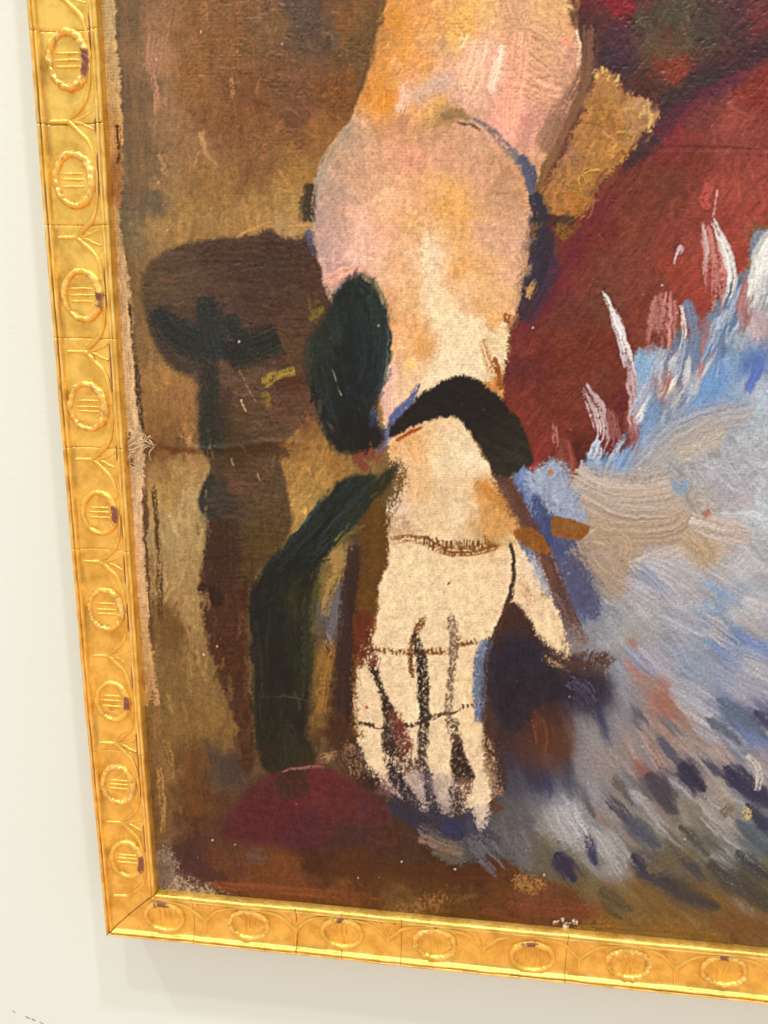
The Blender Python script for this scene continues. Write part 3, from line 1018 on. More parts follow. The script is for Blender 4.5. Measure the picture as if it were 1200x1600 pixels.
# --- ochre patch
region('928,118 942,108 966,122 968,140 996,150 1024,166 1026,190 1002,210 986,236 962,262 934,290 912,338 872,338 846,332 848,300 868,262 896,206 918,160',
       '950,140,163,124,60 940,180,163,121,55 990,160,172,138,80 1010,180,158,128,74 960,180,172,127,55 920,220,158,121,58 960,230,168,127,52 900,260,158,123,64 920,280,163,124,55 870,300,153,114,55 900,320,166,119,46 880,230,124,100,63',
       lift=(0.96, 0.92, 1.12), feather=4, soft=.34, rag=.9, lab=8, ang=115, streak=.10, slen=30, thick=.3, weave=.4)
scatter('935,130 1010,170 960,250 910,325 860,320 900,220', 90, lambda x, y: 60 + (x % 50), 34, 9, .08, dry=.44, thick=.5, seed=43, angj=28)
for (x, y, a) in ((985, 195, 30), (975, 210, 60), (990, 178, 10), (905, 285, -30), (915, 280, 20), (898, 300, -40), (925, 268, 50)):
    stroke([(x - 14 * math.cos(a), y - 9 * math.sin(a)), (x, y - 3), (x + 14 * math.cos(a), y + 9 * math.sin(a))], 6, (150, 108, 40), c2=(188, 146, 74), dry=.3, thick=1.3)
stroke('902,190 920,192 945,200', 2.5, (122, 88, 36), dry=.3, thick=.6)
for k in range(16):
    r_ = np.random.default_rng(800 + k)
    x, y = (r_.uniform(930, 968), r_.uniform(104, 130)) if k < 8 else (r_.uniform(995, 1026), r_.uniform(150, 195))
    stroke([(x, y), (x + r_.uniform(-4, 4), y + 14)], 6, (196, 160, 100), dry=.52, thick=.4)
stroke('848,340 875,346 902,344', [14, 16, 10], (58, 48, 34), dry=.3)
stroke('868,356 882,362 876,378', [20, 22, 10], (106, 82, 36), dry=.42)

# --- the arm
region('606,-320 603,0 590,50 580,90 560,150 546,188 524,216 504,252 494,286 490,330 487,370 497,402 505,440 516,470 560,560 596,640 600,690 640,700 700,690 760,670 784,640 788,560 796,520 806,488 820,440 '
       '826,400 832,340 838,290 850,250 872,212 892,170 906,130 910,100 904,60 896,40 890,0 900,-320',
       '620,30,202,139,62 600,60,178,129,70 650,20,217,150,86 680,40,222,164,96 720,30,227,173,92 760,20,227,178,110 800,20,222,178,124 850,20,212,168,115 880,50,212,163,112 600,100,202,139,66 '
       '640,90,212,149,86 690,70,203,159,116 720,60,232,183,97 760,80,237,184,154 790,70,232,173,130 830,60,217,163,102 880,70,202,149,130 580,140,197,134,62 600,160,212,135,54 620,130,222,158,96 650,100,217,149,77 '
       '700,110,232,178,140 740,90,237,184,150 780,120,242,189,160 820,110,227,164,116 870,110,197,149,122 630,150,232,178,146 650,150,203,164,132 690,130,203,173,150 720,150,227,178,146 760,140,232,178,146 '
       '800,170,242,165,137 840,150,217,164,136 880,150,163,130,107 600,180,212,139,63 650,170,222,164,102 680,170,212,163,87 700,188,148,125,82 740,180,202,164,136 790,200,237,165,146 820,190,222,150,132 860,190,178,140,117 '
       '570,200,197,159,122 620,205,193,145,108 680,210,188,145,112 720,215,193,150,116 540,215,163,145,122 550,240,182,150,122 600,240,207,155,122 640,250,217,151,122 690,250,212,155,126 740,240,197,154,122 780,260,182,145,108 '
       '510,290,163,145,127 530,300,168,145,127 560,290,207,164,127 600,310,232,184,137 650,290,222,169,122 680,290,222,169,108 710,300,227,169,98 750,280,202,154,122 790,300,178,140,108 810,330,193,154,122 820,290,188,145,103 '
       '500,340,163,145,132 530,350,178,150,132 560,340,232,179,146 580,370,232,179,150 610,350,227,169,132 640,350,222,169,112 670,360,232,188,132 690,330,222,164,92 720,340,219,164,97 760,360,202,159,127 800,380,207,164,132 '
       '510,400,173,150,137 530,420,188,150,142 560,400,237,193,170 590,430,232,188,146 620,420,227,178,127 670,400,246,216,172 690,420,242,207,159 720,420,217,164,97 760,420,212,164,112 800,430,222,174,132 820,400,212,169,127 '
       '615,470,226,170,116 640,470,222,178,117 680,470,244,214,163 720,450,237,193,136 760,470,222,174,112 790,470,222,174,122 620,510,228,166,110 650,520,217,164,103 690,510,244,216,168 740,510,246,218,170 780,500,222,169,102 '
       '790,530,242,207,150 630,550,231,184,128 660,545,207,154,97 700,560,244,218,173 740,560,246,221,178 770,540,178,120,63 610,580,222,178,160 640,570,232,193,127 690,600,244,218,173 720,580,246,221,178 755,575,212,169,122 '
       '770,600,188,130,72 605,620,217,178,160 630,610,237,198,146 655,600,242,207,155 700,-100,225,165,100 820,-100,215,165,110 640,-100,205,145,75',
       lift=(1.03, 0.98, 0.995), feather=3, soft=.34, rag=.4, lab=3, ang=82, streak=.05, slen=34, swid=3.2, thick=0.34, power=2.9, warp=9, weave=.5)
scatter('600,-60 890,-60 900,150 800,230 580,180', 200, lambda x, y: 118 if x < 720 else (62 if x < 800 else 100), 34, 8, .05, dry=.44, thick=.40, seed=51, angj=18, alpha=.65, hue=3)
scatter('510,240 700,205 825,290 815,470 620,450 500,390', 170, 85, 26, 8, .04, dry=.5, thick=.12, seed=52, angj=20, alpha=.5, hue=3)
# upper arm touches
LIFT[:] = (1.03, 1.0, 0.98)
stroke('800,-10 815,40 850,60 880,100', [50, 60, 50, 30], (204, 164, 128), c2=(192, 148, 116), dry=.44, thick=.7, bris=2.2)
stroke('812,60 838,95 872,118', [30, 40, 26], (208, 162, 124), c2=(198, 148, 122), dry=.42, thick=.7, bris=2.2)
stroke('806,120 845,140 885,150', [30, 44, 26], (218, 164, 136), c2=(196, 146, 118), dry=.42, thick=.6)
stroke('816,50 808,110 798,170 800,215', [22, 30, 34, 26], (243, 178, 142), c2=(238, 160, 136), dry=.36, thick=.3)
stroke('785,70 775,110 765,150', [12, 16, 10], (252, 214, 188), dry=.42, thick=.6)
stroke('752,60 740,110 725,150', [30, 40, 30], (244, 192, 158), dry=.42, thick=.3)
stroke('727,55 722,68 715,76', [14, 12, 6], (250, 208, 150), dry=.35, thick=.5)
stroke('630,125 632,150 624,180', [10, 18, 14], (243, 194, 162), dry=.4, thick=.3)
stroke('645,150 680,135 715,128', 22, (198, 176, 156), dry=.5, thick=.3, alpha=.8)
stroke('690,185 715,178 738,190', [16, 18, 10], (128, 110, 74), dry=.36)
stroke('592,120 604,150 600,180', 40, (214, 138, 52), dry=.46, alpha=.7)
stroke('620,20 630,60 622,100', 34, (208, 140, 58), dry=.48, alpha=.7)
stroke('882,60 886,72', [12, 10], (232, 138, 112), dry=.35)
stroke('898,46 904,80 900,110', [8, 10, 6], (238, 208, 168), dry=.5, thick=.5)
stroke('874,8 892,14 896,24', [14, 12, 6], (214, 180, 120), dry=.45)
stroke('920,40 918,100 900,150 868,205 842,250', [22, 28, 34, 40, 30], (112, 86, 66), c2=(96, 74, 60), dry=.40, alpha=.85)
stroke('880,160 862,205 845,240', [22, 28, 22], (140, 112, 92), dry=.45, alpha=.7)
stroke('828,185 820,220 828,240', [16, 22, 14], (176, 132, 122), dry=.42, alpha=.8)
# elbow contour in blue grey
stroke('552,190 530,222 512,248 500,280', [8, 12, 16, 14], (150, 138, 116), dry=.42, alpha=.85)
stroke('588,60 574,112 556,160 546,190', [8, 8, 6, 5], (118, 92, 52), dry=.42, alpha=.8)
stroke('578,90 562,140 548,182', [4, 5, 4], (84, 70, 46), dry=.42)
stroke('735,186 760,198 784,222 806,246 816,262', [5, 9, 13, 15, 10], (96, 102, 108), c2=(128, 120, 108), dry=.32, thick=.35)
bristles('512,246 500,280 492,320 490,360', 10, (150, 142, 130), 4, .42, seed=41)
bristles('836,250 832,300 836,340', 10, (74, 80, 98), 4, .36, seed=42)
stroke('712,192 735,196 752,206', [4, 5, 4], (84, 76, 62), dry=.36)
stroke('486,286 480,320 482,352', [14, 24, 18], (54, 50, 40), dry=.32)
stroke('482,360 488,385 494,402', [16, 12, 6], (74, 82, 104), dry=.42, thick=.3)
stroke('812,242 826,272 834,300', [14, 20, 16], (66, 74, 98), c2=(78, 86, 106), dry=.3, thick=.3)
stroke('836,300 842,340 846,390 842,430 824,476 808,505', [18, 30, 46, 52, 34, 14], (42, 46, 56), c2=(46, 44, 60), dry=.26, alpha=.95)
stroke('868,398 858,440 838,480 818,512', [10, 18, 22, 14], (62, 46, 66), dry=.36, alpha=.8)
stroke('836,440 824,470', 12, (168, 134, 80), dry=.52)
stroke('790,262 796,276', 16, (150, 118, 82), dry=.42, alpha=.7)
# forearm touches
region('668,365 676,370 680,410 684,440 700,470 722,492 752,505 770,520 786,500 793,505 790,560 776,590 700,612 660,604 680,560 690,530 676,500 664,480 660,430 660,390',
       '670,400,247,219,175 690,450,246,216,166 720,520,247,221,173 700,580,247,221,176 750,560,248,223,180 782,520,245,214,162', feather=5, soft=.4, rag=.8, lab=3, ang=86, streak=.03, thick=.08, weave=.7, alpha=.9)
stroke('555,330 566,370 572,420', [24, 34, 26], (240, 192, 162), dry=.46, alpha=.7)
stroke('592,300 602,318 598,350', [30, 26, 16], (240, 190, 140), dry=.48, alpha=.8)
stroke('700,285 716,310 724,350 722,400 735,440', [12, 34, 46, 44, 24], (224, 164, 98), dry=.46, alpha=.4)
stroke('648,528 664,545 670,560', [16, 22, 12], (208, 154, 92), dry=.44, alpha=.8)
stroke('636,565 650,572', 16, (240, 196, 118), dry=.44)
stroke('752,528 760,552 772,590', [10, 16, 12], (160, 104, 48), dry=.5)
stroke('772,560 780,590 784,615', [10, 14, 12], (122, 76, 34), dry=.48)
stroke('795,490 790,506', [12, 14], (118, 74, 34), dry=.38)
stroke('512,440 540,424 572,418', [14, 16, 8], (232, 158, 136), dry=.42, thick=.3)
stroke('598,560 608,600 606,640 600,662', [12, 20, 18, 10], (224, 182, 164), dry=.42, alpha=.8)

LIFT[:] = 1
# --- blue-grey skirt
region('790,700 838,742 862,712 876,734 906,738 922,706 960,718 986,726 992,650 986,575 1000,545 1042,545 1062,510 1080,540 1100,500 1140,440 1170,420 1210,360 1520,500 1520,1560 1000,1480 900,1390 830,1370 '
       '780,1340 700,1350 650,1300 600,1255 700,1270 770,1240 775,1180 760,1060 800,960 800,850 815,800',
       '1140,460,86,100,118 1060,520,90,95,113 1010,560,120,149,187 1050,560,100,105,124 1100,540,100,110,130 1120,560,110,139,182 1180,480,149,145,149 1160,530,139,149,168 1180,560,86,110,162 1080,620,96,110,133 '
       '1110,600,97,130,186 1150,620,130,154,191 1190,620,163,170,187 1050,600,119,115,124 1060,640,110,110,119 1020,640,105,130,168 1000,690,96,130,182 1080,650,115,145,191 960,720,105,140,191 930,730,110,145,196 '
       '880,730,125,139,172 860,720,105,119,149 850,770,81,105,158 880,770,120,145,182 860,800,61,76,118 840,790,86,110,162 900,790,149,158,177 1000,740,120,125,134 1050,660,139,139,149 1130,650,149,149,158 '
       '1170,680,163,163,175 1080,690,158,147,141 1000,700,145,145,149 1030,720,149,145,147 1100,720,158,156,163 1180,730,166,163,175 920,760,173,154,144 980,770,168,149,139 960,800,163,147,137 1040,790,158,139,125 '
       '1000,830,163,139,120 1080,800,154,139,134 1150,770,163,158,170 1190,800,173,176,187 900,850,163,139,122 950,850,158,137,120 1060,840,163,144,134 1120,830,168,149,139 960,890,149,128,113 920,880,149,130,118 '
       '1000,880,158,147,147 1090,860,163,139,118 1040,900,163,158,170 1180,880,163,160,170 880,860,71,76,104 900,910,81,86,113 868,900,150,156,166 900,950,86,96,129 930,960,129,130,139 1000,950,158,154,158 '
       '1060,950,154,151,160 1100,930,125,139,168 1130,930,120,139,168 1170,950,168,163,170 1000,1000,149,141,141 960,1000,139,139,147 1050,1020,139,139,154 1080,1030,135,140,155 1150,1010,96,115,158 1190,1020,120,134,163 '
       '930,1000,124,121,127 1000,1040,148,106,99 1040,1060,139,144,163 1080,1060,105,115,134 1150,1060,130,134,158 1190,1060,134,134,154 960,1060,130,134,147 1030,1080,143,96,82 1060,1110,138,91,77 1090,1080,139,144,168 '
       '1150,1100,115,120,144 1190,1120,72,77,105 980,1100,134,130,134 900,1130,115,112,115 930,1150,129,122,122 1000,1150,138,118,112 1070,1130,148,125,120 1110,1150,143,130,128 1150,1130,82,96,120 1180,1150,96,110,149 '
       '900,1200,125,120,125 960,1200,133,120,118 1020,1200,118,92,88 1060,1200,129,118,115 1100,1200,143,131,128 1140,1240,148,131,122 1180,1200,139,128,125 880,1280,149,147,147 850,1280,125,120,118 920,1250,120,122,128 '
       '960,1270,120,115,115 1000,1250,115,112,110 1040,1270,129,115,108 1080,1290,114,108,100 1130,1270,118,114,110 1180,1300,95,105,115 940,1330,129,125,125 1000,1330,104,98,88 960,1370,120,118,115 1050,1340,84,80,70 '
       '1100,1340,80,76,64 1150,1320,110,110,108 1190,1370,99,90,61 1000,1390,109,85,50 900,1380,94,82,59 850,1340,85,80,68 820,1290,76,76,80 1100,1410,113,88,47 950,1430,112,80,42 1050,1430,114,84,42 1150,1440,104,72,42 '
       '800,1000,55,43,38 780,960,60,43,33 820,1030,44,40,44 780,1060,60,48,48 860,1060,46,43,60 900,1070,49,49,72 940,1085,56,57,80 820,1100,38,38,46 790,1150,46,44,50 850,1130,71,41,29 870,1180,86,52,34 800,1220,62,62,72 '
       '850,1220,52,56,84 880,1230,62,64,86 790,1280,80,78,80 740,1300,60,60,75 700,1290,42,44,68 650,1270,49,46,60 760,1330,62,62,72 700,1330,88,79,68 820,1180,60,58,68',
       lift=(0.98, 1.055, 1.055), feather=4, soft=.36, rag=.8, lab=7, ang=55, streak=.07, slen=30, thick=0.5, power=3.8, warp=12, weave=.55)
def skirt_dir(x, y):
    if y < 700:
        return 118
    if y < 900:
        return 20 if x > 930 else 80
    return 45
scatter('1000,560 1100,520 1240,420 1240,700 1000,720 900,740', 150, skirt_dir, 38, 10, .06, dry=.44, thick=.3, seed=61, angj=18, alpha=.7, hue=3)
scatter('1000,700 1240,620 1240,1100 980,1100 940,960 1000,880', 330, skirt_dir, 44, 12, .05, dry=.44, thick=.40, seed=62, angj=22, alpha=.7, hue=3)
scatter('900,1080 1240,1050 1240,1420 1000,1420 900,1350 850,1300', 330, 52, 44, 10, .07, dry=.44, thick=.28, seed=63, angj=14, alpha=.7, hue=3)
scatter('780,1000 960,1040 880,1330 720,1340 760,1200', 120, 78, 40, 10, .10, dry=.46, thick=.15, seed=64, angj=16, alpha=.6, hue=3)
# blues near the wrist
LIFT[:] = (1.0, 1.05, 1.05)
stroke('846,738 842,780 850,815', [26, 40, 34], (104, 120, 154), c2=(126, 138, 164), dry=.38)
stroke('882,745 885,790 900,800', [36, 40, 24], (136, 154, 186), dry=.44, alpha=.8)
stroke('862,795 880,850 900,905 908,960', [34, 46, 46, 26], (64, 70, 98), c2=(80, 84, 106), dry=.34)
stroke('848,858 862,900 874,925', [22, 28, 16], (168, 172, 180), dry=.44)
stroke('880,862 890,900', 20, (150, 160, 178), dry=.48)
stroke('935,735 968,728 1005,700 1040,660', [26, 36, 40, 36], (108, 146, 200), c2=(98, 130, 184), dry=.38)
stroke('1030,690 1075,650 1110,610 1130,560', [30, 44, 40, 36], (102, 138, 194), dry=.38)
stroke('1118,560 1138,500 1165,440', [26, 34, 30], (84, 104, 130), dry=.36)
stroke('1002,620 1008,560 1015,545', [26, 34, 20], (124, 156, 200), dry=.4)
stroke('1070,470 1088,520 1078,580', [14, 26, 30], (96, 112, 138), dry=.44)
stroke('1185,555 1178,590 1165,620', [22, 22, 12], (78, 100, 160), dry=.4)
stroke('1045,760 1062,765 1075,750', [20, 22, 12], (112, 144, 190), dry=.45)
stroke('880,726 870,738', [30, 40], (140, 150, 176), dry=.5, alpha=.7)
# reddish drips over the blue
stroke('880,690 888,730 882,750', [22, 34, 20], (120, 62, 52), dry=.42, alpha=.85)
stroke('985,640 990,690 982,715', [18, 26, 14], (122, 70, 62), dry=.45)
stroke('1095,500 1110,540 1095,580', [26, 30, 16], (138, 92, 92), dry=.46, alpha=.8)
stroke('1045,560 1030,600 1055,640', [30, 40, 40], (126, 118, 126), dry=.5, alpha=.8)
# white and pink bristle strokes
bristles('1104,345 1118,420 1108,505', 34, (176, 112, 106), 9, .46, seed=1)
bristles('1110,342 1134,392 1143,440 1130,494', 17, (214, 202, 204), 9, .40, seed=2)
bristles('1118,360 1136,410 1138,450', 8, (226, 216, 218), 4, .34, seed=22)
bristles('1098,350 1104,390 1100,440', 8, (176, 140, 138), 3, .46, seed=3)
bristles('1240,340 1202,396 1190,450 1172,505', 46, (216, 211, 211), 13, .28, seed=4)
bristles('1186,400 1178,450 1172,505', 18, (222, 216, 214), 6, .34, seed=5)
bristles('1176,480 1184,520 1180,556', 34, (168, 140, 142), 8, .46, seed=6)
bristles('932,440 958,490 974,540 986,590 993,630', 17, (186, 168, 174), 9, .44, seed=7)
bristles('940,456 962,500 976,545 984,580', 8, (204, 192, 198), 4, .38, seed=27)
bristles('980,560 990,620 992,690', 18, (166, 130, 132), 6, .44, seed=8)
bristles('912,596 934,640 941,680 926,716', 26, (172, 144, 146), 11, .44, seed=9)
bristles('950,630 962,690 952,716', 18, (120, 76, 74), 5, .42, seed=10)
bristles('1040,455 1034,510 1030,562', 44, (158, 102, 97), 10, .44, seed=11)
bristles('1063,472 1070,515 1065,542', 6, (218, 202, 200), 3, .32, seed=12)
bristles('1052,580 1046,605 1038,632', 16, (212, 202, 188), 6, .38, seed=13)
bristles('1098,570 1075,615 1050,648', 24, (162, 162, 168), 8, .48, seed=14)
bristles('865,655 868,690 872,716', 8, (136, 86, 80), 3, .46, seed=15)
bristles('878,680 886,720 880,748', 20, (112, 60, 52), 6, .40, seed=16)
bristles('1066,380 1058,400 1052,415', 8, (170, 140, 142), 3, .42, seed=17)
for k in range(30):
    r_ = np.random.default_rng(4000 + k)
    x, y = 905 + k * 9.5 + r_.uniform(-8, 8), 0
    y = np.interp(x, [880, 980, 1000, 1050, 1100, 1160, 1200], [735, 700, 600, 560, 540, 460, 420]) + r_.uniform(-20, 60)
    L_ = r_.uniform(40, 85)
    an = math.radians(r_.uniform(95, 125))
    c = [(150, 160, 184), (112, 138, 182), (176, 172, 180), (96, 112, 142), (140, 96, 96)][int(r_.integers(0, 5))]
    bristles([(x - math.cos(an) * L_ * .6, y - math.sin(an) * L_ * .6), (x + r_.uniform(-6, 6), y), (x + math.cos(an) * L_ * .5, y + math.sin(an) * L_ * .5)], r_.uniform(8, 18), c, 5, .42, seed=30 + k)
# taupe sweeps with clear bristle tracks
stroke('1178,640 1120,652 1060,676 1020,712 985,750', [26, 46, 58, 54, 34], (160, 149, 143), c2=(142, 144, 158), dry=.32, thick=.65, bris=2.4, run=120)
stroke('1130,668 1090,690 1050,712', [34, 46, 36], (166, 152, 142), dry=.38, thick=.5, bris=2.4, run=120)
stroke('898,738 940,762 1000,770 1060,760', [40, 64, 66, 50], (178, 158, 147), c2=(166, 146, 134), dry=.30, thick=.7, bris=2.4, run=140)
stroke('905,778 960,806 1030,812 1085,790', [40, 54, 56, 46], (172, 153, 142), c2=(160, 137, 120), dry=.30, thick=.7, bris=2.4, run=140)
stroke('912,840 980,836 1050,830 1085,800', [60, 66, 60, 40], (166, 141, 122), c2=(158, 134, 116), dry=.30, thick=.6, bris=2.4, run=140)
stroke('905,845 935,890 985,930', [36, 46, 34], (154, 132, 117), dry=.34, thick=.5, bris=2.4)
stroke('930,830 972,850 970,900', [34, 44, 26], (160, 136, 116), dry=.38, thick=.5)
stroke('986,890 1030,872 1075,856', [20, 26, 18], (190, 166, 152), dry=.34, thick=.7, bris=2.4)
stroke('1072,830 1100,860 1108,900', [36, 50, 26], (168, 141, 118), dry=.34, thick=.6, bris=2.4)
stroke('1078,812 1120,826 1178,842', [26, 40, 18], (184, 163, 153), dry=.34, thick=.75, bris=2.4)
stroke('1098,805 1110,796', [16, 12], (150, 104, 86), dry=.4)
stroke('1150,790 1165,780 1172,800', 26, (164, 148, 154), dry=.46, alpha=.7)
stroke('1000,880 1060,905 1090,960', [50, 70, 50], (166, 161, 172), dry=.42, thick=.4, bris=2.4)
stroke('1120,915 1140,925 1150,945', [30, 40, 20], (122, 140, 168), dry=.42)
stroke('1160,940 1190,950 1230,960', [30, 40, 30], (176, 170, 178), dry=.4, thick=.4)
stroke('1130,1000 1170,1020 1220,1030', [30, 46, 40], (92, 112, 158), c2=(124, 138, 168), dry=.38, thick=.4)
stroke('1060,1010 1080,1040 1100,1060', [30, 36, 26], (128, 138, 158), dry=.42)
stroke('1180,865 1150,890 1120,905', [30, 40, 26], (172, 166, 174), dry=.42, thick=.4)
# red scumble and diagonal navy folds
stroke('982,998 1004,1030 1030,1075 1068,1125', [20, 32, 34, 20], (140, 100, 88), c2=(132, 92, 78), dry=.42, alpha=.8, thick=.3)
stroke('1075,1110 1110,1150 1150,1200', [20, 30, 24], (152, 130, 126), dry=.42)
stroke('985,1140 1010,1180 1040,1230', [30, 44, 30], (146, 122, 116), dry=.44)
stroke('960,1090 990,1150 1020,1210', [14, 22, 14], (108, 110, 120), dry=.46)
stroke('990,1190 1020,1215 1040,1240', [12, 22, 14], (126, 84, 78), dry=.46)
stroke('870,1130 850,1200 845,1260', [10, 20, 14], (112, 108, 112), dry=.5)
NAVY = [('868,1332 882,1352 900,1380', [22, 30, 16], (48, 46, 72)), ('914,1296 924,1325 932,1356', [10, 18, 10], (52, 52, 84)), ('970,1272 1000,1298 1034,1328', [18, 28, 20], (72, 77, 97)),
        ('1010,1208 1034,1240 1058,1276', [20, 36, 24], (66, 63, 80)), ('1062,1190 1080,1212 1104,1240', [18, 32, 20], (50, 48, 76)), ('1130,1196 1160,1225 1215,1262', [18, 34, 34], (50, 50, 80)),
        ('985,1334 1012,1360 1062,1394', [18, 34, 22], (54, 54, 74)), ('1030,1374 1080,1402 1132,1420', [22, 38, 24], (62, 58, 64)), ('935,1390 962,1408 992,1426', [20, 32, 18], (82, 72, 58)),
        ('1104,1346 1150,1378 1215,1424', [28, 44, 40], (66, 63, 63)), ('936,1118 945,1140 952,1158', [8, 13, 8], (54, 58, 98)), ('1150,1280 1180,1310 1215,1345', [16, 28, 24], (76, 86, 106)),
        ('884,1180 888,1220 890,1255', [10, 18, 12], (62, 66, 94)), ('838,1195 850,1225 862,1252', [20, 34, 22], (52, 56, 88)), ('1120,1090 1160,1120 1200,1150', [12, 22, 20], (84, 98, 132)),
        ('1175,1110 1200,1130 1230,1150', [12, 22, 20], (58, 62, 98)), ('1180,1280 1215,1300', [14, 20], (56, 62, 96))]
for p, w, c in NAVY:
    stroke(p, [w[0] * .3, w[1] * .9, w[-1], w[-1] * .25], (c[0], c[1], c[2] * 0.86), dry=.34, thick=.2, soft=.7, alpha=.9)
    bristles(p, w[1] * 1.25, (c[0] * 1.1, c[1] * 1.1, c[2] * 0.95), 7, .46, seed=int(w[1]) + 400)
for k in range(30):
    r_ = np.random.default_rng(5000 + k)
    x, y = r_.uniform(860, 1215), r_.uniform(1120, 1425)
    if y < 1120 + (1215 - x) * 0.35 and r_.random() < .6:
        continue
    if y > 1320 + (x - 850) * 0.33:
        continue
    L_, an = r_.uniform(50, 95), math.radians(r_.uniform(40, 58) + (950 - x) * 0.05)
    c = [(56, 56, 74), (70, 72, 88), (92, 94, 102), (60, 58, 68), (134, 132, 136), (142, 138, 140), (122, 108, 102), (104, 110, 122)][int(r_.integers(0, 8))]
    dx, dy = math.cos(an) * L_ / 2, math.sin(an) * L_ / 2
    bristles([(x - dx, y - dy), (x + r_.uniform(-4, 4), y + r_.uniform(-4, 4)), (x + dx, y + dy)], r_.uniform(12, 26), c, 8, .46, jit=.06, thick=.3, seed=200 + k)
for k in range(22):
    r_ = np.random.default_rng(6000 + k)
    x, y = r_.uniform(960, 1215), r_.uniform(880, 1150)
    L_, an = r_.uniform(60, 110), math.radians(r_.uniform(18, 52))
    c = [(160, 156, 166), (150, 150, 162), (130, 138, 160), (164, 158, 164), (140, 142, 156), (152, 144, 146)][int(r_.integers(0, 6))]
    dx, dy = math.cos(an) * L_ / 2, math.sin(an) * L_ / 2
    bristles([(x - dx, y - dy), (x + r_.uniform(-4, 4), y + r_.uniform(-4, 4)), (x + dx, y + dy)], r_.uniform(22, 38), np.array(c) * .97, 9, .46, jit=.06, thick=.45, seed=300 + k)
dab('905,1392 990,1376 1090,1384 1200,1412 1220,1445 1050,1430 930,1412', (100, 80, 48), dry=.36, feather=9, alpha=.7, ang=20)
bristles('800,1290 815,1330 822,1372', 44, (96, 96, 100), 10, .44, seed=92)
bristles('735,1300 765,1335 792,1362', 40, (84, 82, 88), 10, .46, seed=93)
bristles('650,1290 690,1312 735,1330', 30, (88, 82, 82), 9, .48, seed=94)
bristles('930,1290 960,1330 985,1372', 40, (136, 132, 132), 10, .44, seed=95)
bristles('1090,1240 1130,1280 1180,1320', 44, (140, 134, 130), 10, .44, seed=96)
bristles('1040,1290 1080,1320 1130,1360', 36, (108, 104, 98), 9, .44, seed=97)
smear('830,1130 940,1080 1100,1080 1260,1040 1260,1430 1120,1440 960,1420 860,1390 790,1360 780,1240', 50, 16, .6)
smear('960,900 1060,880 1260,840 1260,1070 1000,1090 930,1010', 34, 14, .5)
smear('1000,560 1100,500 1180,440 1260,420 1260,640 1080,650 990,720', 112, 12, .5)
NAVY += [('1150,1330 1180,1356 1215,1380', [18, 30, 22], (58, 58, 72)), ('1060,1290 1085,1312 1110,1340', [14, 24, 16], (72, 70, 76)), ('900,1225 918,1256 930,1280', [10, 20, 12], (84, 84, 96)), ('955,1215 975,1240 992,1262', [10, 18, 12], (92, 86, 92)), ('1165,1255 1190,1285 1220,1310', [16, 26, 22], (54, 54, 80)), ('1100,1120 1130,1140 1165,1165', [12, 20, 14], (84, 92, 120))]
for q_, w_, c_ in NAVY:
    stroke(q_, [w_[0] * .4, w_[1] * .95, w_[-1], w_[-1] * .25], (c_[0] * .92, c_[1] * .92, c_[2] * 0.84), dry=.34, thick=.3, soft=.8, alpha=.92)
stroke('1165,1180 1185,1205 1180,1240', [10, 18, 10], (168, 156, 150), dry=.44)
stroke('1010,1360 1070,1340 1090,1345', [24, 36, 24], (92, 82, 60), dry=.42, alpha=.8)
stroke('1160,1262 1170,1270 1160,1280', [8, 10, 8], (176, 148, 104), dry=.56)
stroke('1128,1262 1140,1275', 26, (104, 92, 76), dry=.42)
dab('858,1262 884,1250 902,1282 922,1318 900,1322 872,1300', (152, 150, 152), dry=.24, feather=12, alpha=.75, ang=60)
bristles('868,1250 888,1284 912,1322', 40, (156, 154, 158), 10, .44, seed=91)
stroke('830,1300 838,1330 850,1350', [26, 40, 26], (84, 80, 72), dry=.42, alpha=.8)
stroke('955,1340 965,1365', [40, 46], (136, 132, 132), dry=.5, alpha=.8)
# rust at the lower edge
stroke('790,1412 860,1420 950,1424', [22, 30, 16], (110, 58, 37), dry=.40, alpha=.6)
stroke('1110,1440 1160,1446 1230,1452', [16, 28, 24], (104, 62, 36), dry=.44, alpha=.5)
stroke('900,1445 1020,1452 1150,1466', [18, 24, 20], (116, 84, 40), dry=.44)
dab('806,1368 836,1372 854,1382 830,1394 808,1386', (146, 108, 62), dry=.44, feather=5)
stroke('846,1098 850,1120', 2, (150, 120, 98), dry=.3)

LIFT[:] = 1
# --- the pale, half drawn hand
region('612,690 640,668 700,650 728,664 748,700 770,738 790,752 806,782 822,816 810,842 828,876 852,918 870,950 886,990 892,1018 882,1036 850,1010 824,972 806,946 798,940 786,955 770,990 760,1025 757,1070 '
       '760,1115 766,1165 776,1205 772,1235 764,1262 752,1292 738,1264 714,1276 690,1282 660,1270 636,1254 612,1240 596,1232 574,1210 562,1180 556,1150 552,1100 556,1040 566,1000 580,968 588,938 596,890 603,860 598,832 603,800 610,760 606,724',
       '640,730,238,194,142 660,770,223,184,132 700,720,247,222,178 740,720,243,217,174 620,790,232,198,165 680,790,226,194,146 720,800,238,208,165 760,760,223,179,127 790,790,198,145,88 770,820,193,150,98 640,700,230,170,110 '
       '650,900,244,212,164 700,920,244,212,164 750,900,244,209,160 620,920,242,210,163 820,920,238,203,160 860,980,244,210,162 600,1050,241,208,162 650,1090,244,212,166 700,1100,244,212,166 740,1100,242,202,150 580,1100,238,205,160 '
       '700,1200,243,208,162 590,1170,241,208,162 700,1262,190,172,160 660,1245,186,166,154 750,1240,240,210,170 830,880,240,210,170',
       feather=3, soft=.30, rag=.7, lab=4, ang=88, streak=.025, thick=.05, power=3.4, warp=8, weave=.8)
stroke('690,690 700,740 690,800', [20, 26, 20], (206, 180, 136), dry=.52, alpha=.6)
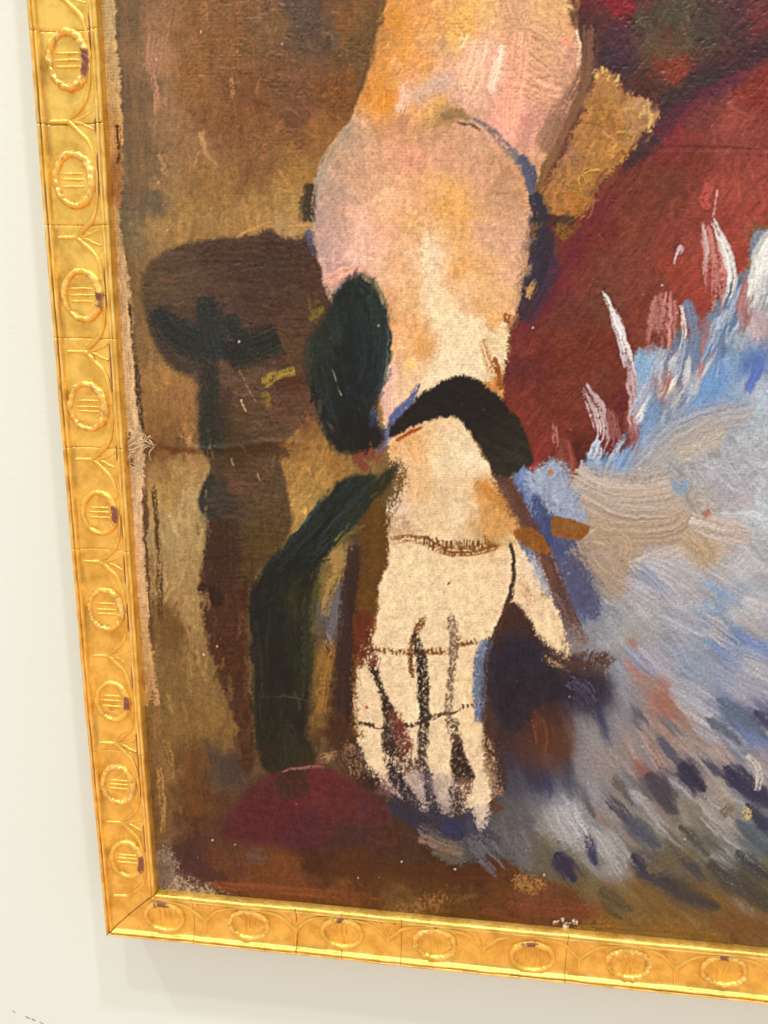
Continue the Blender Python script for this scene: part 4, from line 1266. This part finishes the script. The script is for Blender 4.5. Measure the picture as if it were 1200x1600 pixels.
stroke('630,690 650,740 640,790', [20, 34, 24], (232, 178, 126), dry=.46, alpha=.7)
stroke('662,715 668,760 660,795', [14, 22, 14], (214, 176, 118), dry=.5, alpha=.7)
dab('746,752 772,758 796,790 814,806 810,820 784,830 762,846 756,800 748,775', (198, 144, 86), dry=.22, feather=5)
stroke('750,758 780,782 808,802', [12, 20, 14], (180, 122, 62), dry=.40)
dab('604,796 630,806 648,822 640,838 606,834', (176, 140, 108), dry=.58)
dab('600,722 622,724 632,748 620,782 606,806 598,790', (84, 70, 38), dry=.40, feather=7)
dab('612,740 636,728 630,760 616,770', (96, 80, 46), dry=.52, feather=6)
# olive brown edge left of the palm
dab('572,790 600,800 602,850 600,884 588,906 586,950 578,976 564,1006 556,1000 562,940 570,880', (82, 60, 26), dry=.12, feather=5)
dab('560,960 582,970 576,1000 568,1030 556,1040', (86, 44, 30), dry=.22, feather=5)
# wrist band of hatched ochre marks
stroke('604,846 640,840 668,846 700,862 740,860 798,846', [6, 12, 16, 20, 18, 8], (112, 78, 34), dry=.56)
for k in range(26):
    x = 662 + k * 4.0 + RNG.uniform(-1.5, 1.5)
    y = 842 + 8 * math.sin((x - 660) / 110 * 3.1) + RNG.uniform(-3, 3)
    stroke([(x, y - 6), (x + 0.5, y + RNG.uniform(6, 18))], 2.4, (100, 68, 26), dry=.40)
stroke('798,846 803,890 797,945', [4, 7, 8], (62, 52, 44), dry=.40)
stroke('786,955 796,935 800,905', [10, 8, 4], (64, 48, 38), dry=.44)
dab('806,880 826,920 836,950 826,950 812,930', (176, 136, 92), dry=.66, feather=7)
dab('832,872 862,924 868,946 856,940 834,902', (128, 118, 92), dry=.66, feather=6)
# knuckle lines
for pts, c, w in (('570,1010 600,1016 636,1020 668,1018 694,1018 716,1008 742,1004 764,1000', (112, 78, 40), 8), ('560,1130 598,1136 636,1134 672,1122 708,1112 740,1096', (70, 52, 42), 8)):
    stroke(pts, [w * .7, w, w, w, w * .6], c, dry=.54, run=10)
    q_ = spline(parse(pts), False, 6.0)
    for (x, y) in q_:
        if RNG.random() < 0.75:
            stroke([(x, y - RNG.uniform(2, 6)), (x + 1, y + RNG.uniform(2, 6))], 2.6, c, dry=.36)
# brown leaf shaped stroke and the dark gaps between the fingers
dab('665,960 661,976 652,992 646,1010 643,1032 648,1062 640,1050 638,1020 642,996 652,976', (104, 70, 34), dry=.30, feather=2, round_=False)
dab('646,992 656,1000 666,1040 670,1090 669,1140 666,1184 676,1224 668,1230 656,1216 653,1180 656,1120 653,1060 649,1020', (50, 44, 41), dry=.36, feather=2)
dab('651,1010 658,1030 663,1080 661,1120 656,1100 653,1050', (38, 33, 32), dry=.34, feather=2)
dab('700,962 714,972 716,1010 710,1060 706,1100 712,1150 704,1152 696,1120 700,1060 702,1010', (104, 90, 76), dry=.48, feather=2)
dab('572,1004 584,1010 590,1040 586,1060 576,1040', (92, 54, 42), dry=.42, feather=5)
dab('580,1040 588,1048 600,1080 614,1106 628,1138 636,1166 630,1182 614,1184 602,1176 598,1156 602,1120 592,1080', (50, 41, 38), dry=.30, feather=3)
dab('612,1108 628,1128 642,1164 636,1182 624,1170 616,1140', (96, 54, 44), dry=.36, feather=5)
dab('712,1146 720,1166 728,1188 738,1208 734,1218 710,1222 708,1190', (48, 36, 33), dry=.16, feather=3)
dab('704,1120 716,1130 718,1160 708,1162', (76, 62, 54), dry=.50, feather=4)
dab('708,1222 736,1216 728,1250 722,1272 712,1262', (104, 84, 72), dry=.46, feather=5)
# shadowed finger ends melting into the skirt
dab('598,1182 622,1188 654,1184 660,1204 640,1214 610,1206', (74, 58, 52), dry=.48, feather=5)
dab('606,1196 622,1204 640,1232 656,1252 640,1256 618,1232', (44, 40, 42), dry=.26, feather=4)
dab('640,1206 666,1216 684,1262 690,1288 660,1270 644,1240', (150, 138, 132), dry=.42, feather=5)
dab('668,1206 680,1224 690,1262 678,1268 664,1236', (72, 70, 76), dry=.36, feather=5)
dab('676,1216 708,1214 712,1262 714,1290 690,1286 680,1250', (170, 154, 142), dry=.44, feather=6)
dab('574,1196 600,1222 624,1240 616,1252 586,1230', (104, 80, 84), dry=.40, feather=6)
dab('552,1150 566,1190 590,1226 570,1226 548,1190', (48, 36, 34), dry=.20, feather=6)
dab('536,1160 556,1170 572,1210 548,1212', (128, 102, 78), dry=.58, feather=6)
dab('740,1262 764,1262 756,1296 748,1292', (188, 172, 156), dry=.36, feather=4)
dab('704,1226 716,1240 726,1284 712,1290', (60, 50, 50), dry=.34, feather=4)
dab('664,1222 676,1240 688,1284 674,1276', (54, 52, 60), dry=.34, feather=4)
dab('632,1222 644,1236 656,1262 640,1256', (50, 46, 50), dry=.34, feather=4)
dab('552,1024 560,1030 558,1120 566,1150 552,1148', (104, 76, 38), dry=.52, feather=4)
stroke('590,930 586,960 584,990', [4, 5, 4], (128, 96, 44), dry=.44)
stroke('572,1102 574,1108', 6, (196, 110, 66), dry=.2)
dab('748,1012 764,1002 768,1008 760,1060 756,1120 746,1124 742,1080', (88, 108, 134), dry=.14, feather=4)
stroke('700,910 702,912', 3, (70, 50, 36), dry=0)
# blues, ochre blades and outline beside the thumb
dab('836,772 852,774 866,806 862,836 884,872 876,880 848,836 838,800', (60, 72, 108), dry=.14, feather=7)
dab('820,752 860,724 884,732 886,776 912,802 906,818 868,806 848,772', (138, 156, 184), dry=.22, feather=7)
dab('876,868 912,898 932,946 924,966 894,926', (72, 78, 106), dry=.16, feather=8)
dab('834,858 856,868 868,924 852,922 836,894', (160, 168, 178), dry=.34, feather=6)
stroke('774,738 796,768 820,812 842,852 862,894 878,936 898,980 916,1004', [20, 28, 26, 24, 24, 22, 22, 14], (76, 52, 45), c2=(90, 68, 60), dry=.24)
stroke('872,930 892,974 914,1010', [12, 18, 14], (108, 88, 84), dry=.40)
dab('800,831 824,824 846,836 860,866 838,860 818,848', (124, 82, 36), dry=.16, feather=2, round_=False)
dab('862,808 892,812 922,824 908,843 884,840 866,834', (122, 82, 38), dry=.14, feather=2, round_=False)
stroke('858,734 862,742', [6, 8], (176, 112, 46), dry=.3)
stroke('796,948 788,985 776,1030 770,1090 768,1150 770,1220', [14, 30, 34, 28, 24, 20], (62, 45, 38), dry=.26)
dab('800,946 818,966 842,1002 866,1026 880,1040 850,1050 812,1030 796,990', (58, 43, 40), dry=.10, feather=7)
dab('790,1000 850,1034 910,1056 950,1070 940,1096 890,1092 850,1120 800,1130 780,1080', (40, 39, 50), dry=.04, feather=18)
for q in ('880,1062 920,1080 955,1100', '862,1086 896,1104 930,1110', '800,1120 802,1160 800,1210', '778,1120 784,1180 786,1240', '850,1050 890,1062 948,1066', '812,1180 830,1215 850,1240'):
    stroke(q, [14, 24, 10], (46, 46, 62), dry=.36, soft=.8, alpha=.8)
dab('880,976 904,984 918,1016 892,1022', (110, 104, 102), dry=.44, feather=8)
dab('850,1018 884,1026 930,1022 958,1026 944,1046 900,1058 872,1050', (72, 54, 46), dry=.38, feather=6)
dab('850,1022 872,1034 896,1052 884,1060 860,1042', (208, 170, 124), dry=.62, feather=5)
dab('760,1118 780,1124 786,1180 784,1236 768,1230 766,1170', (60, 47, 42), dry=.34, feather=6)
dab('752,1150 768,1160 782,1230 776,1262 764,1240', (176, 142, 104), dry=.66, feather=6)
stroke('770,1250 780,1270', [20, 26], (78, 58, 48), dry=.44)
stroke('606,1246 640,1266 690,1282 730,1308', [14, 30, 40, 30], (46, 46, 58), dry=.34, alpha=.92)
stroke('690,1290 712,1298 722,1312', [26, 34, 20], (46, 50, 76), dry=.34)
stroke('655,1310 690,1325 730,1335', [22, 26, 20], (112, 98, 84), dry=.52, soft=.7)
stroke('790,1270 800,1300 795,1340', [26, 40, 30], (84, 84, 88), dry=.46, alpha=.8, soft=.7)
# brown knot in the navy shadow
dab('838,1102 862,1106 882,1136 884,1170 866,1192 836,1192 808,1172 802,1140 814,1114', (72, 47, 37), dry=.10, feather=16, alpha=.7)

smear('790,1050 870,1064 990,1046 990,1130 900,1262 812,1262 792,1150', 74, 24, .75, feather=9)
dab('786,1040 840,1046 900,1062 890,1080 836,1092 818,1122 796,1140 784,1100', (40, 38, 46), dry=.10, feather=9, alpha=.9)
bristles('884,1064 915,1084 940,1124', 34, (64, 64, 84), 9, .46, seed=98)
bristles('838,1110 850,1150 846,1188', 30, (80, 52, 40), 8, .5, seed=99)
# --- bracelet
region('598,672 620,650 648,624 676,604 702,591 732,588 756,600 784,624 802,646 818,668 830,700 832,726 808,736 796,744 772,741 764,720 746,692 726,664 712,653 684,654 640,668 610,686',
       '640,650,38,36,31 700,625,34,31,28 760,650,34,32,28 800,710,45,45,38 780,680,40,38,33', feather=3, soft=.30, rag=.6, lab=5, ang=30, streak=.10, slen=40, thick=.16, weave=.6)
stroke('655,598 640,626 618,648 604,668', [4, 9, 14, 8], (74, 92, 136), dry=.34)
stroke('604,664 598,690 590,712', [9, 14, 12], (92, 104, 138), dry=.36)
stroke('618,690 640,676 664,666', [5, 7, 4], (140, 76, 42), dry=.4)
stroke('588,640 580,652 592,664', [10, 16, 12], (70, 92, 132), dry=.42)
stroke('828,735 842,722', [14, 8], (130, 50, 44), dry=.4)

# --- dark green sash
region('570,429 588,442 602,472 609,510 607,560 599,602 586,632 578,650 592,666 602,682 590,702 566,710 530,707 514,690 497,652 485,612 478,582 475,550 486,520 510,495 520,462 536,440 552,432',
       '540,560,32,40,37 590,520,36,46,45 560,450,34,44,38 500,540,42,50,42 520,640,33,40,38 560,690,34,36,33 580,600,34,42,43', lift=(0.98, 0.92, 0.95), feather=6, soft=.34, rag=.25, lab=2, ang=84, streak=.10, slen=50, thick=.15, weave=.6)
stroke('598,470 606,520 602,580 590,628', [5, 8, 8, 5], (74, 98, 90), dry=.52, alpha=.8)
stroke('566,432 588,448 600,480', [6, 8, 5], (120, 116, 92), dry=.54)
stroke('520,575 527,600 536,625', .8, (104, 112, 100), dry=.45)
stroke('580,650 590,664', [12, 8], (44, 50, 64), dry=.4)
region('626,726 608,758 582,790 562,812 522,852 502,882 492,920 482,960 490,1000 488,1060 482,1130 492,1190 474,1244 456,1254 438,1244 428,1214 410,1200 398,1150 395,1040 388,962 390,926 410,890 430,866 462,840 490,800 512,770 532,750 560,741 592,741 606,732',
       '540,770,34,44,40 500,820,30,38,34 450,880,33,39,36 420,960,31,37,35 470,940,42,48,32 430,1050,31,36,32 470,1050,40,44,30 430,1150,36,40,31 460,1180,43,44,32 590,760,44,50,34 560,800,46,54,32 450,1230,46,42,33',
       lift=(0.98, 0.92, 0.95), feather=6, soft=.34, rag=.25, lab=2, ang=100, streak=.10, slen=50, thick=.18, weave=.5)
scatter('540,755 600,745 500,860 410,960 400,930 450,860', 60, 132, 36, 8, .14, dry=.45, thick=.45, seed=71, alpha=.6)
scatter('480,440 600,450 600,600 580,690 510,690 480,580', 60, 88, 40, 8, .10, dry=.46, thick=.2, seed=72, alpha=.6)
scatter('395,960 485,950 485,1190 405,1180', 60, 88, 44, 10, .10, dry=.46, thick=.15, seed=73, alpha=.6)
stroke('525,848 548,826 560,835', [10, 22, 14], (92, 94, 46), dry=.42)
stroke('500,905 488,960 486,1040', [8, 12, 10], (62, 66, 34), dry=.44)
stroke('508,772 486,806 462,838', [4, 7, 6], (44, 70, 72), dry=.4)
stroke('575,735 560,715 590,708', [12, 24, 14], (104, 62, 46), dry=.38)
stroke('600,700 588,724', [8, 12], (112, 72, 62), dry=.42)
stroke('404,1090 450,1088 490,1096', 2, (66, 68, 56), dry=.4, thick=.8)

scatter('470,540 488,520 512,490 524,455 548,428 580,432 604,470 614,520 608,590 590,640 604,690 570,716 520,712 494,660', 110, lambda x, y: 70 if x < 540 else 100, 26, 6, .05, dry=.5, thick=.15, seed=74, alpha=.55)
scatter('380,920 430,850 500,770 620,720 620,760 560,830 505,900 496,1000 500,1200 440,1260 392,1190 384,1000', 150, lambda x, y: 130 if y < 900 else 92, 30, 7, .06, dry=.5, thick=.2, seed=75, alpha=.55)
scatter('300,580 330,560 345,720 330,760 330,900 350,1050 380,1190 350,1190 310,1000 300,800', 120, 88, 24, 6, .06, dry=.5, thick=.2, seed=76, alpha=.55)
scatter('800,460 850,330 900,330 1030,150 1080,130 960,300 860,480 810,600 790,640', 120, 125, 28, 7, .06, dry=.5, thick=.2, seed=77, alpha=.5)
scatter('820,740 980,730 1000,560 1080,540 1180,420 1200,450 1080,620 1000,740 860,760', 110, 110, 30, 7, .05, dry=.5, thick=.25, seed=78, alpha=.6)
for q_, w_, c_ in (('560,440 585,470 596,520 592,580 578,630', 26, (46, 66, 64)), ('540,450 560,500 566,560 556,620', 30, (40, 54, 52)), ('505,520 500,570 510,630 530,680', 26, (50, 60, 50)), ('486,530 482,570 492,620', 12, (66, 72, 48)),
                   ('600,740 560,790 515,840 470,890', 26, (44, 62, 58)), ('540,760 500,810 450,860 405,915', 24, (42, 56, 52)), ('480,930 478,990 480,1060 476,1120', 18, (58, 64, 40)), ('430,930 424,1000 426,1080 430,1150', 34, (40, 48, 42)),
                   ('400,960 404,1040 408,1120 418,1180', 14, (52, 54, 42)), ('450,1120 456,1170 460,1215', 24, (52, 54, 40))):
    g_ = sum(c_) / 3
    bristles(q_, w_, [0.80 * (0.6 * v_ + 0.4 * g_) for v_ in c_], 8, .50, jit=.08, thick=.40, seed=int(w_) + 500)
# --- plum cushion
region('340,1306 346,1288 366,1260 390,1226 420,1213 452,1204 490,1196 520,1201 546,1218 576,1236 602,1256 606,1272 600,1292 566,1318 500,1330 440,1324 380,1316',
       '480,1230,84,40,42 420,1280,77,38,43 540,1270,77,41,41 460,1310,72,39,45 540,1310,62,43,41 400,1240,74,40,40 580,1270,74,42,46 520,1215,80,40,40', feather=8, soft=.45, rag=.5, lab=9, ang=8, streak=.05, slen=60, thick=.08, weave=.45)
stroke('444,1205 458,1225 466,1250', [40, 52, 34], (50, 43, 35), dry=.30, alpha=.85)
stroke('440,1206 480,1198 512,1200', [3, 4, 3], (118, 86, 80), dry=.46)
stroke('530,1290 560,1300 590,1310', 30, (60, 46, 42), dry=.4, alpha=.6)
stroke('388,1330 404,1336 420,1334', [10, 30, 14], (84, 72, 66), dry=.42, alpha=.7)

# --- bare linen along the left edge
region('130,-320 178,-320 180,0 181,50 186,100 190,170 192,240 190,310 186,345 193,385 200,420 206,480 213,560 220,640 223,690 225,740 227,800 230,860 234,940 238,1010 240,1060 232,1100 190,1100 130,1000',
       '168,20,172,148,112 175,120,170,140,104 182,200,166,126,86 182,280,128,92,58 180,360,176,144,110 192,460,176,144,112 200,560,188,154,122 208,640,190,158,126 212,720,196,162,134 218,820,206,166,134 224,920,200,158,122 230,1020,176,138,98 232,1080,156,120,80',
       lift=(1.13, 1.12, 1.03), feather=2, soft=.35, rag=.9, lab=10, ang=89, streak=.13, slen=30, swid=2.0, thick=.16, weave=1.1)
stroke('203,470 211,560 219,640 223,690', [6, 8, 10, 8], (66, 54, 36), dry=.44)  # dark line cast by the paint's raised edge, shade put into the colour
stroke('226,760 230,860 237,960 240,1030', [8, 12, 14, 10], (84, 64, 42), dry=.50)  # lower run of that edge shade, also put into the colour
stroke('183,195 186,240 182,262', [8, 9, 6], (88, 56, 30), dry=.48)
stroke('236,1040 244,1080 248,1110', [10, 12, 8], (170, 132, 92), dry=.54)
stroke('203,676 202,690 203,698', [3, 4, 2], (84, 60, 40), dry=.4, alpha=.8)
stroke('206,716 207,730', [4, 4], (84, 62, 42), dry=.4)
# crease pressed into the cloth at the tear
stroke('246,692 275,700 310,703', [10, 14, 10], (92, 64, 36), dry=.3, alpha=.8)
stroke('280,682 294,684 308,686', [1, 1.4, 1], (186, 152, 114), dry=.4, thick=.6)

# flecks of lost paint
r_ = np.random.default_rng(5)
for (x, y, c) in ((314, 49, (236, 224, 204)), (442, 70, (222, 206, 180)), (372, 80, (200, 170, 130)), (374, 533, (236, 232, 220)), (832, 513, (232, 222, 206)), (333, 1313, (236, 190, 140)), (368, 1319, (206, 130, 110)), (628, 1346, (240, 222, 190)),
                  (560, 1371, (222, 180, 130)), (850, 1368, (240, 220, 180)), (318, 1022, (232, 200, 158)), (1070, 1312, (190, 200, 204)), (890, 1088, (206, 120, 60)), (1034, 446, (190, 180, 190)), (590, 508, (214, 206, 186)), (1160, 1268, (220, 190, 140)),
                  (712, 1358, (226, 200, 170)), (340, 1010, (220, 170, 120))):
    stroke([(x, y - 1), (x, y + 1.5)], 1.6, c, dry=0, fade=(0, 0), thick=.3, alpha=.85)
for k in range(70):
    x, y = r_.uniform(245, 1190), r_.uniform(5, 1440)
    c = RGB[int(y) - CY0, int(x) - CX0] * 255
    stroke([(x, y), (x + r_.uniform(-2, 2), y + r_.uniform(1, 3))], 2.4, np.clip(c * 1.25 + 22, 0, 240), dry=0, fade=(0, 0), thick=.3, alpha=.7, raw=True)
# chipped corner of primer at the lower edge
for (x, y) in ((868, 1440), (878, 1436), (888, 1442), (898, 1440), (884, 1446)):
    stroke([(x - 4, y), (x + 5, y + 1)], 8, (206, 190, 160), dry=.46)

# brushes wander: no contour stays perfectly even
WX = 5.0 * (vn(GX / 11, GY / 11, 41) - 0.5) + 1.0 * (vn(GX / 4.2, GY / 4.2, 42) - 0.5) + 0.4 * (vn(GX / 2.0, GY / 2.0, 43) - 0.5)
WY = 5.0 * (vn(GX / 11, GY / 11, 44) - 0.5) + 1.2 * (vn(GX / 3.4, GY / 6.0, 45) - 0.5) + 0.4 * (vn(GX / 2.0, GY / 2.0, 46) - 0.5)
JX = np.clip(np.round(GX - CX0 + WX).astype(np.int32), 0, CW - 1)
JY = np.clip(np.round(GY - CY0 + WY).astype(np.int32), 0, CH - 1)
RGB = 0.7 * RGB[JY, JX] + 0.3 * RGB
HGT = 0.6 * HGT[JY, JX] + 0.4 * HGT

# --- relief
crease = np.exp(-((GY - (696 + 6 * np.sin(GX / 40.0))) / 5.0) ** 2) * sstep(236, 262, GX) * sstep(520, 430, GX)
crease2 = np.exp(-((GY - 1088 - 0.04 * GX + 18) / 3.0) ** 2) * sstep(385, 410, GX) * sstep(500, 470, GX)
HGT += 1.1 * crease + 0.6 * crease2
HGT += 0.22 * np.exp(-((GY - (228 + 0.01 * GX)) / 3.0) ** 2) * sstep(900, 1000, GX)
bump = np.exp(-(((GX - 404) / 20) ** 2 + ((GY - 1338) / 16) ** 2))
HGT += 1.6 * bump
# thick and thin paint: ridged impasto where the brush was loaded, thin wash where the cloth shows
AMP = np.array([0.30, 0.85, 0.30, 0.24, 0.06, 0.25, 0.50, 0.34, 0.60, 0.14, 0.25], np.float32)[LAB]
AMP += 0.35 * sstep(230, 120, GY) * (LAB == 3) + 0.30 * sstep(250, 100, GY) * (LAB == 6) + 0.45 * (LAB == 0) * sstep(260, 150, np.hypot(GX - 490, (GY - 120) * 1.1))
AMP = blur(AMP.astype(np.float32), 5)
rid = 1 - 2 * np.abs(vn(GX / 4.6 + 2.2 * N16, GY / 3.4 + 2.2 * N8, 51) - 0.5)
rid2 = 1 - 2 * np.abs(vn(GX / 9 + 2 * N40, GY / 6.5, 52) - 0.5)
patch = 0.35 + 0.9 * sstep(0.35, 0.75, vn(GX / 34, GY / 34, 53))
HGT += AMP * patch * (0.40 * (rid - 0.5) + 0.45 * (rid2 - 0.5) + 0.14 * (N2 - 0.5))
HGT += 0.06 * (N2 - 0.5)
RGB *= (1 + 0.10 * (N2 - 0.5) + 0.06 * (N3 - 0.5) + 0.10 * AMP * (vn(GX / 2.6, GY / 2.2, 54) - 0.5))[..., None]
for ch in range(3):
    RGB[..., ch] += 0.55 * (RGB[..., ch] - blur(RGB[..., ch], 2))
np.clip(RGB, 0.01, 0.99, out=RGB)
ALBEDO = np.clip((s2l(RGB) - 0.013) * ALB / LIGHT_TINT, 0.004, 0.86)


# --- canvas meshes
def axis(lo, hi, d, ext, dext):
    a = np.arange(lo, hi, 1.0 / d)
    return np.concatenate([a, np.arange(a[-1] + 1 / dext, ext, 1.0 / dext)])


U = axis(0.26, 6.95, 118, 8.7, 25)
Vv = axis(0.26, 9.2, 118, 11.2, 25)
UU, VV = np.meshgrid(U, Vv)
den = H[2, 0] * UU + H[2, 1] * VV + H[2, 2]
PX = (H[0, 0] * UU + H[0, 1] * VV + H[0, 2]) / den
PY = (H[1, 0] * UU + H[1, 1] * VV + H[1, 2]) / den
fx = np.clip(PX - CX0, 0, CW - 1.01)
fy = np.clip(PY - CY0, 0, CH - 1.01)
ix, iy = fx.astype(int), fy.astype(int)
tx, ty = (fx - ix).astype(np.float32), (fy - iy).astype(np.float32)


def samp(A):
    if A.ndim == 3:
        a, b = tx[..., None], ty[..., None]
    else:
        a, b = tx, ty
    return (A[iy, ix] * (1 - a) + A[iy, ix + 1] * a) * (1 - b) + (A[iy + 1, ix] * (1 - a) + A[iy + 1, ix + 1] * a) * b


COLV = samp(ALBEDO)
HV = samp(HGT)
WV = samp(WEAVE)
LV = LAB[np.round(fy).astype(int), np.round(fx).astype(int)]
CAN_Y = 0.08 * PITCH
XW = UU * PITCH
ZW = VV * PITCH
YW = CAN_Y - np.clip(HV, -1.5, 2.5) * 0.00078
# normals from the relief
dYdu = np.gradient(YW, U * PITCH, axis=1)
dYdv = np.gradient(YW, Vv * PITCH, axis=0)
NR = np.stack([dYdu, -np.ones_like(YW), dYdv], -1)
NR /= np.linalg.norm(NR, axis=-1, keepdims=True)
nh, nw = UU.shape
VID = np.arange(nh * nw).reshape(nh, nw)
Q = np.stack([VID[:-1, :-1], VID[:-1, 1:], VID[1:, 1:], VID[1:, :-1]], -1).reshape(-1, 4)
QL = LV[:-1, :-1].reshape(-1)
POS = np.stack([XW, YW, ZW], -1).reshape(-1, 3).astype(np.float32)
NRM = NR.reshape(-1, 3).astype(np.float32)
C4 = np.concatenate([COLV, np.clip(WV, 0, 1.3)[..., None]], -1).reshape(-1, 4).astype(np.float32)


def paint_mesh(name, labs, parent):
    q = Q[np.isin(QL, labs)]
    used, inv = np.unique(q, return_inverse=True)
    q = inv.reshape(-1, 4).astype(np.int32)
    me = bpy.data.meshes.new(name)
    me.vertices.add(len(used))
    me.vertices.foreach_set('co', POS[used].ravel())
    me.loops.add(q.size)
    me.loops.foreach_set('vertex_index', q.ravel())
    me.polygons.add(len(q))
    me.polygons.foreach_set('loop_start', np.arange(0, q.size, 4, dtype=np.int32))
    me.update(calc_edges=True)
    me.polygons.foreach_set('use_smooth', np.ones(len(q), bool))
    ca = me.color_attributes.new('paint', 'FLOAT_COLOR', 'POINT')
    ca.data.foreach_set('color', C4[used].ravel())
    me.materials.append(M_PAINT)
    me.normals_split_custom_set_from_vertices(NRM[used])
    return link(bpy.data.objects.new(name, me), parent)


canvas = paint_mesh('canvas', [0, 10], painting)
canvas['label'] = 'old canvas with brown painted ground and bare linen edge'
for nm, labs, lb in (('painted_chair', [1], 'dark brown chair post with knob, painted'),
                     ('painted_sash', [2], 'blackish green hanging sash, painted'),
                     ('painted_arm', [3], 'peach and orange bare arm, painted'),
                     ('painted_hand', [4], 'pale cream unfinished hand, painted'),
                     ('painted_bracelet', [5], 'black band round the wrist, painted'),
                     ('painted_drape', [6], 'brick red drape with dark folds, painted'),
                     ('painted_skirt', [7], 'blue grey skirt in loose strokes, painted'),
                     ('painted_patch', [8], 'ochre yellow patch beside the arm, painted'),
                     ('painted_cushion', [9], 'plum coloured cushion, painted')):
    paint_mesh(nm, labs, canvas)['label'] = lb

# stretcher board behind the cloth keeps the picture solid
sb = [(0.0132, 0.0065, 0.0132), (0.43, 0.0065, 0.0132), (0.43, 0.0065, 0.555), (0.0132, 0.0065, 0.555)]
sb = sb + [(x, 0.022, z) for x, _, z in sb]
mesh_obj('stretcher', sb, [(0, 1, 2, 3), (5, 4, 7, 6), (4, 0, 3, 7), (1, 5, 6, 2), (3, 2, 6, 7), (4, 5, 1, 0)], plain('pine', (0.4, 0.28, 0.16)), painting, smooth=False)

# --- frayed threads at the tear
HI = np.linalg.inv(H)


def chart(x, y):
    p = HI @ np.array([x, y, 1.0])
    return p[0] / p[2] * PITCH, p[1] / p[2] * PITCH


def thread(pts, lift, rad):
    P = spline([(x, y) for x, y in pts], False, 1.2)
    n = len(P)
    V, F = [], []
    for i in range(n):
        f = i / (n - 1)
        x, z = chart(*P[i])
        x2, z2 = chart(*P[min(n - 1, i + 1)])
        x1, z1 = chart(*P[max(0, i - 1)])
        t = Vector((x2 - x1, 0, z2 - z1)).normalized()
        nrm = Vector((-t.z, 0, t.x))
        y = CAN_Y - 0.0004 - lift * math.sin(math.pi * min(1, 0.15 + 0.85 * f)) - 0.0003
        r = rad * (1 - 0.45 * f)
        for k in range(6):
            a = 2 * math.pi * k / 6
            q = Vector((x, y, z)) + nrm * (r * math.cos(a)) + Vector((0, r * math.sin(a), 0))
            V.append(tuple(q))
    for i in range(n - 1):
        for k in range(6):
            F.append((i * 6 + k, i * 6 + (k + 1) % 6, (i + 1) * 6 + (k + 1) % 6, (i + 1) * 6 + k))
    mesh_obj('frayed_thread', V, F, M_THREAD, canvas)


THREADS = [('201,690 208,685 214,680 216,678', .001, .00028), ('201,693 207,688 213,682 215,677', .0012, .00026), ('203,698 212,692 222,692 232,686 236,679', .002, .00036),
           ('203,702 212,701 220,697 227,694 237,696', .0022, .00036), ('202,716 207,710 213,702', .002, .00042), ('243,697 237,705 236,713 238,720', .0015, .00026),
           ('205,722 212,725 221,731', .0008, .0002), ('205,726 213,731 221,734', .0008, .0002), ('212,714 214,723 220,728', .0008, .0002), ('217,688 224,690 229,684 228,679', .0018, .00028),
           ('226,702 232,697 239,698', .0018, .0003), ('235,686 241,690 243,697 239,694', .0022, .0003), ('232,684 237,681 240,685', .002, .0003), ('219,700 225,695 231,697', .0026, .0003),
           ('207,680 213,676 219,677 222,683', .001, .00024), ('234,690 240,692 245,695', .0024, .0003), ('230,688 236,690 238,695', .0026, .0003), ('206,706 214,704 219,699', .0026, .00034),
           ('208,712 213,706 218,703', .002, .00026), ('203,695 210,694 216,688', .0016, .00024)]
for p, l, rd in THREADS:
    thread(parse(p), l, rd * 1.3)

# --- scuffs on the wall below the frame


SC = [((-0.0945, -0.1025), (-0.0925, -0.1037)), ((-0.0862, -0.1057), (-0.083, -0.1072)), ((-0.0822, -0.1072), (-0.0795, -0.1082)), ((-0.077, -0.1088), (-0.0735, -0.1108)),
      ((-0.072, -0.1112), (-0.0695, -0.1126)), ((-0.0685, -0.113), (-0.067, -0.1138)), ((-0.063, -0.1155), (-0.0585, -0.1175)), ((-0.0565, -0.1183), (-0.0535, -0.1203)),
      ((-0.0625, -0.136), (-0.058, -0.139)), ((-0.084, -0.119), (-0.082, -0.120)), ((-0.0405, -0.1325), (-0.0385, -0.1355))]
for k, ((x0, z0), (x1, z1)) in enumerate(SC):
    d = Vector((x1 - x0, 0, z1 - z0))
    nrm = Vector((-d.z, 0, d.x)).normalized() * (0.00022 + 0.00012 * (k % 3))
    c = Vector(((x0 + x1) / 2, 0, (z0 + z1) / 2 + Z0))
    e = d / 2
    ring = [c - e, c - e * 0.5 + nrm, c + e * 0.4 + nrm * 0.7, c + e, c + e * 0.3 - nrm, c - e * 0.6 - nrm * 0.6]
    vv = [(p.x, WALL_Y - 0.0003, p.z) for p in ring] + [(p.x, WALL_Y + 0.0004, p.z) for p in ring]
    ff = [tuple(range(6))] + [(i, i + 6, (i + 1) % 6 + 6, (i + 1) % 6) for i in range(6)]
    mesh_obj('scuff_mark', vv, ff, M_SCUFF, wall, smooth=False)
